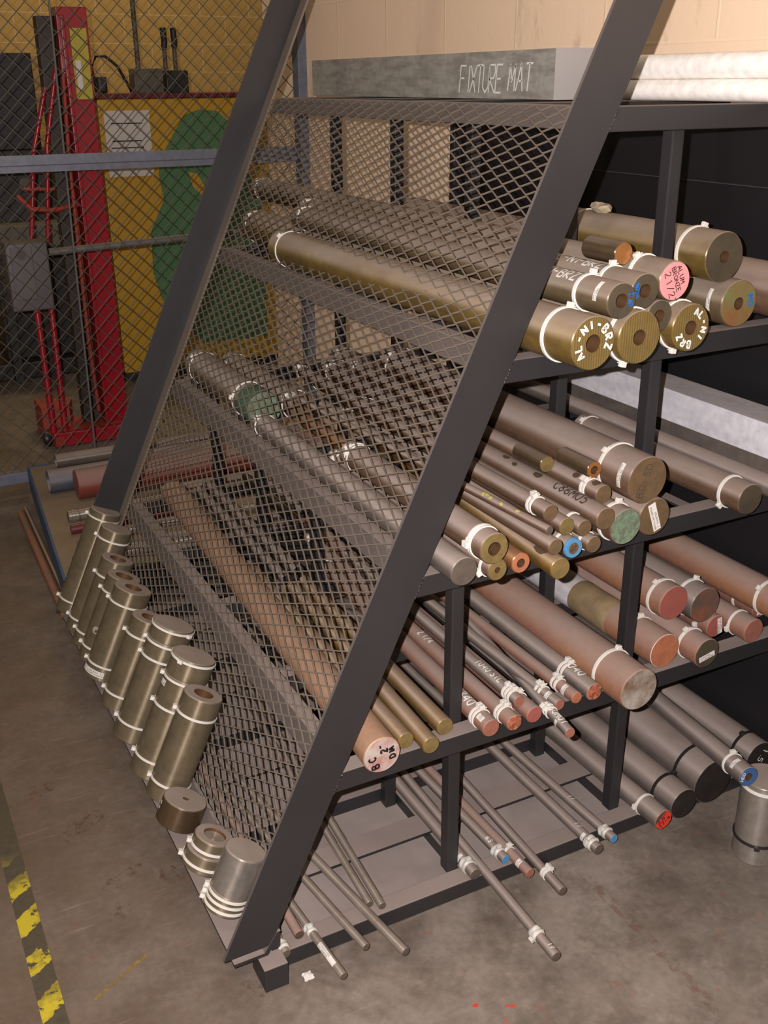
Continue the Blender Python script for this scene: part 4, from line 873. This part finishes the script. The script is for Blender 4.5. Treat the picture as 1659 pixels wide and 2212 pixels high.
for key, (nm, ms, bore, tl, lb) in EINFO.items():
    x, y, z, r, L = EL[key]
    ax = Vector((-XS1, 0, -1)).normalized(); top = Vector((x, y, z)); ties_ = [q for q in tl if q is not None]
    if L > .2: ties_ = ties_ + [L - .045]
    grp = 'short cylinders standing on the ledge'
    if key in ('E7', 'E8'):
        hp = .040 if key == 'E7' else .052
        leanpiece('bronze_puck', {'E7': 'flat bronze puck with a tie round its rim, on the farther long cylinder', 'E8': 'flat bronze puck with a ring mark on top, on the nearer long cylinder'}[key], top, r, hp, 'leanb', 0, [.003], 'metal puck', grp, None, .45 if key == 'E7' else -.9)
        t = leanpiece(nm, lb, top + ax*(hp+.001), r*.985, L-hp-.001, ms, 0, [.004, tl[0]-.03, L-hp-.05], 'metal cylinder', grp)
        if key == 'E8': sticker(t, r*.985, .016, math.radians(-88), .014, .022, ['BRONZE', '4"'], .003, False)
        continue
    if key == 'E11':
        leanpiece(nm, lb, top, r, .030, ms, bore, [.020], 'metal ring', grp)
        leanpiece('bronze_cylinder', 'wider bronze ring carrying the short wide-bored one, with a low cable tie', top + ax*.031, r*1.16, L-.031-.0055, 'leanb', .45, [.022], 'metal ring', grp, None, -1.9); continue
    if key == 'E12':
        leanpiece(nm, lb, top, r, .088, ms, 0, [], 'metal cylinder', grp)
        leanpiece('bronze_cylinder', 'short bronze slug with three cable ties under the bright steel slug', top + ax*.0885, r*1.0, L-.0885-.001, 'leanb', 0, [.003, .016, .030], 'metal cylinder', grp, None, -2.0); continue
    t = leanpiece(nm, lb, top, r, L, ms, bore, ties_, 'metal puck' if key == 'E10' else 'metal cylinder', grp)
    if key == 'E10':
        R_ = random.Random(8); marking(t, ribbon(bmesh.new(), [[(0, 0), (.006, .002)], [(.012, -.002), (.02, .002)], [(.001, .004), (.003, .001)]], .006, side_map(r, .032, math.radians(-98))), 'paper')
    if key == 'E5': sticker(t, r, L-.028, math.radians(-62), .017, .085, ['ALUMINUM BRONZE', '3.5" DIAMETER'], .0042, False)
    if key == 'E4':
        bm = bmesh.new(); vs = [bm.verts.new(((r+.0005)*math.cos(math.radians(-50)+.011*math.cos(q)/r), L*.62+.011*math.sin(q), (r+.0005)*math.sin(math.radians(-50)+.011*math.cos(q)/r))) for q in [i*PI/12 for i in range(24)]]; bm.faces.new(vs)
        marking(t, bm, 'smudge')
# steel cylinder standing on the floor at the right edge
HS, RS = .205, .050
t = thing('steel_cylinder', 'machined steel cylinder standing on the floor at the right edge with two ties', 'metal cylinder', (1.027, -.188, HS+.001))
t.rotation_euler = (-PI/2, 0, 0)
shaft(t, RS, HS, 'silver', 0, 56); endface(t, RS, 'f_top', 0); tie(t, .012, RS, .5); tie(t, HS-.055, RS, 3.9, 'nylonblk')

# ================================================================== WIRE FENCE ACROSS THE AISLE END
M['fencewire'] = plain('fence_wire', S(120, 116, 106), .5, .4, .4, 30, S(90, 84, 74))
M['bluesteel'] = metal('blue_grey_painted_steel', S(124, 128, 142), S(108, 112, 124), .25, .5, .1, 6)
M['greypipe'] = plain('grey_pipe', S(112, 106, 100), .6, .1, .4, 20, S(88, 80, 74))
FYY = 2.886
fence = thing('chain_link_fence', 'chain link fence with blue-grey steel rails across the aisle behind the rack', 'fence', (1.26, FYY, 0))
def fpart(name, bm, mat, sm=None):
    bmesh.ops.translate(bm, verts=bm.verts, vec=(-1.26, -FYY, 0)); return link(name, bm, mat, fence, sm)
bm = bmesh.new(); dg = .068; wx0, wx1, wz0, wz1 = -1.2, 1.262, .11, 2.5
def clipd(c, sgn):
    # line x = c + sgn*(z - wz0)
    pts = []
    for z in (wz0, wz1): pts.append((c + sgn*(z-wz0), z))
    (xa, za), (xb, zb) = pts
    if xa > xb: (xa, za), (xb, zb) = (xb, zb), (xa, za)
    if xb < wx0 or xa > wx1: return None
    k = (zb-za)/(xb-xa)
    if xa < wx0: za += k*(wx0-xa); xa = wx0
    if xb > wx1: zb += k*(wx1-xb); xb = wx1
    return (xa, za), (xb, zb)
n = int((wx1-wx0+2.6)/dg)+4
for i in range(n):
    for sgn, c in ((1, wx0-2.5+i*dg), (-1, wx0+i*dg)):
        q = clipd(c, sgn)
        if q and q[1][0]-q[0][0] > .02:
            yo = FYY + (.0022 if sgn > 0 else -.0022)
            tube(bm, [(q[0][0], yo, q[0][1]), (q[1][0], yo, q[1][1])], .0019, 5)
fpart('wire_mesh', bm, 'fencewire')
fpart('fence_rail', prism(bmesh.new(), [(FYY-.040, 1.311), (FYY-.004, 1.311), (FYY-.004, 1.372), (FYY-.012, 1.372), (FYY-.014, 1.336), (FYY-.040, 1.334)], 'X', -1.3, 1.262), 'bluesteel')
fpart('fence_rail', bev(B(-1.3, -.03, FYY-.02, FYY+.03, .066, .112), .002), 'bluesteel')
fpart('tension_wire', tube(bmesh.new(), [(.300, FYY-.006, 2.5), (.272, FYY-.006, 1.0), (.262, FYY-.006, .08)], .0045, 8), 'greypipe', 60)
fpart('horizontal_pipe', tube(bmesh.new(), [(.18, FYY+.025, 1.000), (.75, FYY+.025, 1.018), (1.26, FYY+.025, 1.03)], .0150, 12), 'greypipe', 60)
po = thing('steel_post', 'blue-grey steel corner post of the fence beside the block wall', 'post', (1.30, FYY, 0))
o = link('column', prism(bmesh.new(), [(-.045, .0), (-.045, -.05), (.0, -.05), (.0, -.038), (.006, -.038), (.006, -.05), (-.008+.0, -.056), (-.008, -.05)][:4] + [(.0, .0)], 'Z', 0, 3.4), 'bluesteel', po)
link('flange', bev(B(-.0455, -.002, -.062, -.0505, 0, 3.4), .002), 'bluesteel', po); link('flange', B(.000, -.0062+.0, -.05, -.001, 0, 3.4), 'bluesteel', po)
# grey electrical box with its conduits, on the far side of the fence
M['boxgrey'] = plain('grey_box_paint', S(104, 98, 98), .55, .1, .3, 10, S(86, 82, 82))
M['redpaint'] = plain('red_enamel', S(176, 26, 40), .32, 0, .3, 8, S(140, 22, 34))
M['redworn'] = plain('worn_red_orange_enamel', S(188, 58, 44), .6, 0, .6, 12, S(120, 72, 56))
eb = thing('control_box', 'grey steel control box with a round knockout hanging from the stacker behind the fence', 'electrical box', (.12, 3.14, .78))
link('enclosure', bev(B(-.085, .085, -.06, .06, -.04, .24), .008, 3), 'boxgrey', eb, 40)
link('door', bev(B(-.068, .020, -.066, -.0605, .010, .225), .003), 'boxgrey', eb)
link('nameplate', B(-.048, .004, -.0672, -.0662, .055, .12), 'greypipe', eb)
cyl = lathe(bmesh.new(), [(0, 0), (.020, 0), (.020, .003), (0, .003)], 24); bmesh.ops.translate(cyl, verts=cyl.verts, vec=(-.025, -.0695, .195)); link('knockout', cyl, 'seam', eb, 40)

# ------------------------------------------------------------------ red stacker
M['stickeryel'] = plain('yellow_sticker', S(204, 186, 52), .5, 0, .25, 40, S(150, 140, 60))
M['darkmast'] = plain('dark_mast_steel', S(64, 54, 44), .55, .2, .4, 12, S(40, 36, 34))
st = thing('pallet_stacker', 'tall red pallet stacker standing behind the chain link fence', 'stacker', (.50, 3.62, 0))
def spart(name, bm, mat, sm=None):
    bmesh.ops.translate(bm, verts=bm.verts, vec=(-.50, -3.62, 0)); return link(name, bm, mat, st, sm)
spart('mast', bev(B(.463, .583, 3.592, 3.68, .05, 1.93), .006), 'redpaint')
spart('mast_flange', bev(B(.463, .480, 3.560, 3.5915, .05, 1.90), .004), 'redpaint')
spart('mast_head', bev(B(.452, .585, 3.588, 3.69, 1.66, 1.935), .004), 'redpaint')
spart('warning_sticker', B(.502, .574, 3.583, 3.5875, 1.56, 1.85), 'stickeryel')
spart('small_sticker', B(.512, .535, 3.5815, 3.5828, 1.60, 1.72), 'paper')
spart('inner_mast', bev(B(.375, .455, 3.64, 3.72, .05, 1.90), .004), 'darkmast')
spart('lift_chain', tube(bmesh.new(), [(.462, 3.60, 1.78), (.437, 3.59, 1.3), (.430, 3.59, .5), (.440, 3.59, .12)], .010, 8), 'redworn', 60)
for a, b in (((.371, 1.61), (.228, .96)), ((.430, 1.70), (.300, .95))):
    spart('support_arm', tube(bmesh.new(), [(a[0], 3.6, a[1]), ((a[0]+b[0])/2-.015, 3.6, (a[1]+b[1])/2+.05), (b[0], 3.6, b[1])], .0115, 8), 'redpaint', 60)
for a, b in (((.206, .70), (.197, .02)), ((.273, .70), (.250, .02))):
    spart('leg_bar', tube(bmesh.new(), [(a[0], 3.58, a[1]), (b[0], 3.50, b[1])], .0155, 10), 'redpaint', 60)
spart('cross_bracket', tube(bmesh.new(), [(.19, 3.59, 1.16), (.24, 3.57, 1.10), (.34, 3.58, 1.09), (.46, 3.60, 1.11)], .012, 8), 'redworn', 60)
spart('cross_bracket', tube(bmesh.new(), [(.22, 3.59, 1.185), (.36, 3.60, 1.18)], .008, 8), 'redworn', 60)
spart('base_plate', prism(bmesh.new(), [(.19, 3.44), (.56, 3.60), (.58, 3.66), (.17, 3.82), (.16, 3.70)], 'Z', .012, .055), 'redworn')
spart('base_rim', bev(B(.19, .56, 3.46, 3.50, .005, .07), .004), 'redpaint')
spart('base_step', prism(bmesh.new(), [(.17, 3.62), (.30, 3.60), (.34, 3.74), (.17, 3.82)], 'Z', .0555, .16), 'redworn')
wh = lathe(bmesh.new(), [(0, 0), (.034, 0), (.037, .004), (.037, .026), (.034, .03), (0, .03)], 24); bmesh.ops.rotate(wh, matrix=Matrix.Rotation(PI/2, 3, 'Z'), verts=wh.verts); bmesh.ops.translate(wh, verts=wh.verts, vec=(.178, 3.52, .0375)); spart('wheel', wh, 'nylonblk', 40)

# ------------------------------------------------------------------ yellow machine
M['machyel'] = plain('yellow_machine_paint', S(222, 172, 34), .5, 0, .35, 3, S(196, 146, 30))
M['machgreen'] = plain('green_machine_paint', S(92, 142, 92), .55, 0, .4, 4, S(74, 118, 80))
M['machdark'] = plain('dark_machine_steel', S(58, 56, 52), .5, .2, .6, 8, S(36, 36, 36))
M['machgrey'] = plain('grey_machine_casting', S(116, 110, 96), .55, .2, .5, 10, S(84, 80, 72))
M['darkred'] = plain('dark_red_trim', S(112, 30, 36), .5)
ym = thing('machine_guard', 'tall yellow machine enclosure with a green patch and dark red top edge behind the fence', 'machine', (1.4, 4.55, 0))
def ypart(name, bm, mat, sm=None):
    bmesh.ops.translate(bm, verts=bm.verts, vec=(-1.4, -4.55, 0)); return link(name, bm, mat, ym, sm)
ypart('panel', bev(B(.80, 1.95, 4.50, 5.2, .05, 1.548), .006), 'machyel')
ypart('top_trim', bev(B(.79, 1.96, 4.49, 5.22, 1.549, 1.575), .004), 'darkred')
pg = [(1.20, 1.36), (1.27, 1.46), (1.36, 1.49), (1.46, 1.48), (1.53, 1.42), (1.60, 1.20), (1.70, 1.00), (1.70, .18), (1.30, .18), (1.16, .30), (1.06, .46), (1.02, .62), (1.03, .85), (1.12, 1.02), (1.10, 1.16), (1.14, 1.27)]
ypart('green_panel', prism(bmesh.new(), pg, 'Y', 4.492, 4.4995), 'machgreen')
ypart('yellow_patch', prism(bmesh.new(), [(1.27, 1.16), (1.32, 1.15), (1.37, 1.06), (1.34, 1.03), (1.29, 1.08)], 'Y', 4.489, 4.4918), 'machyel')
ypart('paper_notice', B(.825, 1.075, 4.494, 4.4995, 1.15, 1.49), 'paper')
bm = bmesh.new()
for z, a, b in ((1.425, .86, 1.03), (1.335, .86, 1.02), (1.30, .85, 1.03), (1.26, .87, 1.00)): box(bm, a, b, 4.4925, 4.4938, z-.003, z+.003)
ypart('printed_line', bm, 'ink')
ypart('kick_plate', B(.80, 1.95, 4.505, 5.15, .0, .0495), 'machdark')
def boxthing(name, label, cat, dims, mat, bv=.004, grp=None):
    x0, x1, y0, y1, z0, z1 = dims; o = link(name, bev(B(x0-(x0+x1)/2, x1-(x0+x1)/2, y0-(y0+y1)/2, y1-(y0+y1)/2, 0, z1-z0), bv), mat); o.location = ((x0+x1)/2, (y0+y1)/2, z0); return tag(o, label, cat, grp)
boxthing('junction_box', 'grey box with a red marking on top of the yellow enclosure', 'electrical box', (1.03, 1.19, 4.56, 4.68, 1.5756, 1.70), 'machgrey')
t = thing('valve_block', 'small dark valve block with two upright cylinders on top of the yellow enclosure', 'valve', (1.27, 4.62, 1.5756))
link('body', bev(B(-.06, .065, -.05, .05, 0, .115), .004), 'machdark', t)
for x in (-.045, .012):
    bm = tube(bmesh.new(), [(x, 0, .1155), (x, 0, .23)], .012, 10); link('cylinder', bm, 'machgrey', t, 60)
    bm = tube(bmesh.new(), [(x, 0, .2305), (x+.004, 0, .26), (x, 0, .33)], .017, 10); link('fitting', bm, 'machdark', t, 60)
tg = link('air_hose', tube(bmesh.new(), [(.83, 4.56, 1.577), (.80, 4.55, 1.70), (.83, 4.55, 1.76), (.88, 4.55, 1.76), (.94, 4.55, 1.71), (1.0, 4.56, 1.60), (1.01, 4.57, 1.577)], .008, 8), 'nylonblk', None, 60); tag(tg, 'black hose looping over the left end of the yellow enclosure', 'hose')
tg = link('conduit', tube(bmesh.new(), [(1.12, 4.8, 1.5756), (1.12, 4.8, 2.6)], .014, 8), 'machgrey', None, 60); tag(tg, 'upright grey conduit rising from the yellow enclosure against the far wall', 'pipe')
boxthing('motor', 'small dark motor on the left end of the yellow enclosure', 'motor', (.84, .89, 4.60, 4.72, 1.5756, 1.66), 'machdark', .012)
# dark machine tool at the far left
dm = thing('machine_tool', 'dark machine tool standing behind the fence at the left edge', 'machine', (.3, 5.0, 0))
def dpart(name, bm, mat, sm=None):
    bmesh.ops.translate(bm, verts=bm.verts, vec=(-.3, -5.0, 0)); return link(name, bm, mat, dm, sm)
dpart('cabinet', bev(B(.05, .575, 5.0, 5.4, 1.28, 1.785), .006), 'black')
dpart('column', bev(B(.22, .66, 4.95, 5.3, .10, 1.279), .01), 'machdark')
dpart('table', bev(B(-.15, .62, 4.70, 4.948, .78, .90), .006), 'machgrey')
dpart('base', bev(B(-.2, .70, 4.85, 5.5, .0, .0995), .01), 'machdark')
for i, (x, z, r) in enumerate([(.30, 1.16, .05), (.44, 1.10, .035), (.18, 1.02, .045), (.52, 1.18, .03), (.36, .97, .025)]):
    w_ = lathe(bmesh.new(), [(0, -.05), (r, -.05), (r, 0), (0, 0)], 20); bmesh.ops.translate(w_, verts=w_.verts, vec=(x, 4.949, z)); dpart('hand_wheel', w_, 'machgrey' if i % 2 else 'machdark', 40)
for x in (.0, .22, .40): dpart('table_leg', bev(B(x, x+.05, 4.76, 4.82, .0, .779), .004), 'machdark')
boxthing('wall_panel', 'pale panel on the far wall beside the dark machine tool', 'panel', (.60, .74, 5.42, 5.46, 1.50, 1.80), 'farwall', .002)

# ------------------------------------------------------------------ low cart behind the rack
M['ply'] = plain('dusty_plywood', S(150, 130, 104), .85, 0, .5, 5, S(120, 102, 80))
M['bluepaintsteel'] = plain('blue_painted_steel', S(46, 92, 140), .5, 0, .5, 7, S(96, 106, 120))
ct = thing('low_cart', 'low blue-edged cart with a dusty wooden deck standing behind the rack', 'cart', (-.08, 2.2, 0))
def cpart(name, bm, mat):
    bmesh.ops.translate(bm, verts=bm.verts, vec=(.08, -2.2, 0)); return link(name, bm, mat, ct)
ed = lambda y: -.119 + (y-1.64)*(.083/1.115)
cpart('deck', prism(bmesh.new(), [(ed(1.66)+.004, 1.66), (1.18, 1.66), (1.18, 2.80), (ed(2.80)+.004, 2.80)], 'Z', .128, .150), 'ply')
cpart('side_rail', prism(bmesh.new(), [(ed(1.65)-.004, 1.65), (ed(1.65)+.0035, 1.65), (ed(2.81)+.0035, 2.81), (ed(2.81)-.004, 2.81)], 'Z', .045, .149), 'bluepaintsteel')
cpart('end_rail', B(ed(1.65)-.004, 1.18, 1.648, 1.6575, .045, .149), 'machdark'); cpart('end_rail', B(ed(2.81)-.004, 1.18, 2.8105, 2.82, .045, .149), 'bluepaintsteel')
for x, y in ((-.02, 1.72), (.03, 2.74), (1.1, 1.72), (1.1, 2.74)): cpart('caster_block', B(x, x+.05, y, y+.05, 0, .1275), 'machdark')
def lyer(name, label, x0, y, r, L, mat, bore=0, fm='f_grey', z=.150, rz=0, cat='metal bar', grp='pipes and bars on the low cart'):
    t = thing(name, label, cat, (x0, y, z+r+.0004), grp); t.rotation_euler = (0, 0, -PI/2 + rz)
    shaft(t, r, L, mat, bore*r, 32, min(.25, L*.4))
    if not bore: endface(t, r, fm)
    return t
M['redpipe'] = metal('dusty_red_pipe', S(150, 66, 52), S(128, 74, 60), .7, .5, .1)
M['bluepipe'] = metal('blue_grey_pipe', S(84, 92, 112), S(110, 108, 104), .7, .5, .2)
M['maroon'] = plain('maroon_coated_bar', S(104, 38, 42), .35)
lyer('steel_pipe', 'dusty dark pipe lying farthest back on the low cart', .07, 2.745, .030, 1.0, 'grey', .85)
lyer('steel_pipe', 'wide blue-grey pipe on the low cart with a blue inner rim', -.01, 2.47, .046, .9, 'bluepipe', .88)
lyer('steel_pipe', 'thick dusty red pipe on the low cart', .075, 2.355, .058, 1.0, 'redpipe', 0, 'f_red')
t = lyer('stepped_shaft', 'short shiny stepped steel shaft on the low cart', -.005, 2.14, .021, .35, 'steel')
link('collar', lathe(bmesh.new(), [(.0212, .012), (.0245, .013), (.0245, .022), (.0212, .023)], 28, True), 'steel', t, 40); link('collar', lathe(bmesh.new(), [(.0212, .036), (.0255, .037), (.0255, .041), (.0212, .042)], 28, True), 'darkst', t, 40)
lyer('round_bar', 'maroon coated bar on the low cart', -.02, 2.02, .0175, .5, 'maroon')
lyer('steel_bushing', 'small bright bushing on the low cart behind the leaning cylinders', -.03, 1.86, .020, .09, 'steel', .6)
lyer('round_bar', 'bright rounded bar end on the low cart nearest the leaning cylinders', -.070, 1.745, .018, .4, 'steel')
lyer('steel_pipe', 'dusty brown pipe lying between the dark and red pipes on the low cart', .30, 2.61, .032, .8, 'brown', .8)
for i, (y, m_, r) in enumerate(((2.21, 'brown', .024), (1.93, 'steel', .016), (1.80, 'darkst', .015))):
    lyer('round_bar', ('brown bar on the low cart seen through the screen just nearer than the red pipe', 'bright bar on the low cart seen through the screen, right of the small bushing', 'dark bar on the low cart seen through the screen, right of the small bushing')[i], .36 if i == 0 else .12, y, r, .6, m_)
# two rods on the floor along the cart
M['orangerust'] = metal('orange_rusted_rod', S(176, 96, 48), S(120, 82, 56), .35, .7, .05)
for lb, (xa, ya), (xb, yb), r, m_ in (('orange rusty pipe lying on the floor along the low cart', (-.105, 2.66), (-.128, 1.68), .014, 'orangerust'), ('thin dull brass rod on the floor between the orange pipe and the low cart', (-.078, 2.72), (-.100, 1.70), .008, 'brass')):
    a = Vector((xa, ya, r+.0004)); d = Vector((xb, yb, r+.0004)) - a
    t = thing('steel_pipe' if r > .01 else 'thin_rod', lb, 'metal rod', a); t.rotation_mode = 'QUATERNION'; t.rotation_quaternion = d.to_track_quat('Y', 'Z'); shaft(t, r, d.length, m_, 0, 20)

# ------------------------------------------------------------------ odds and ends on the second shelf's back half, seen through the screen
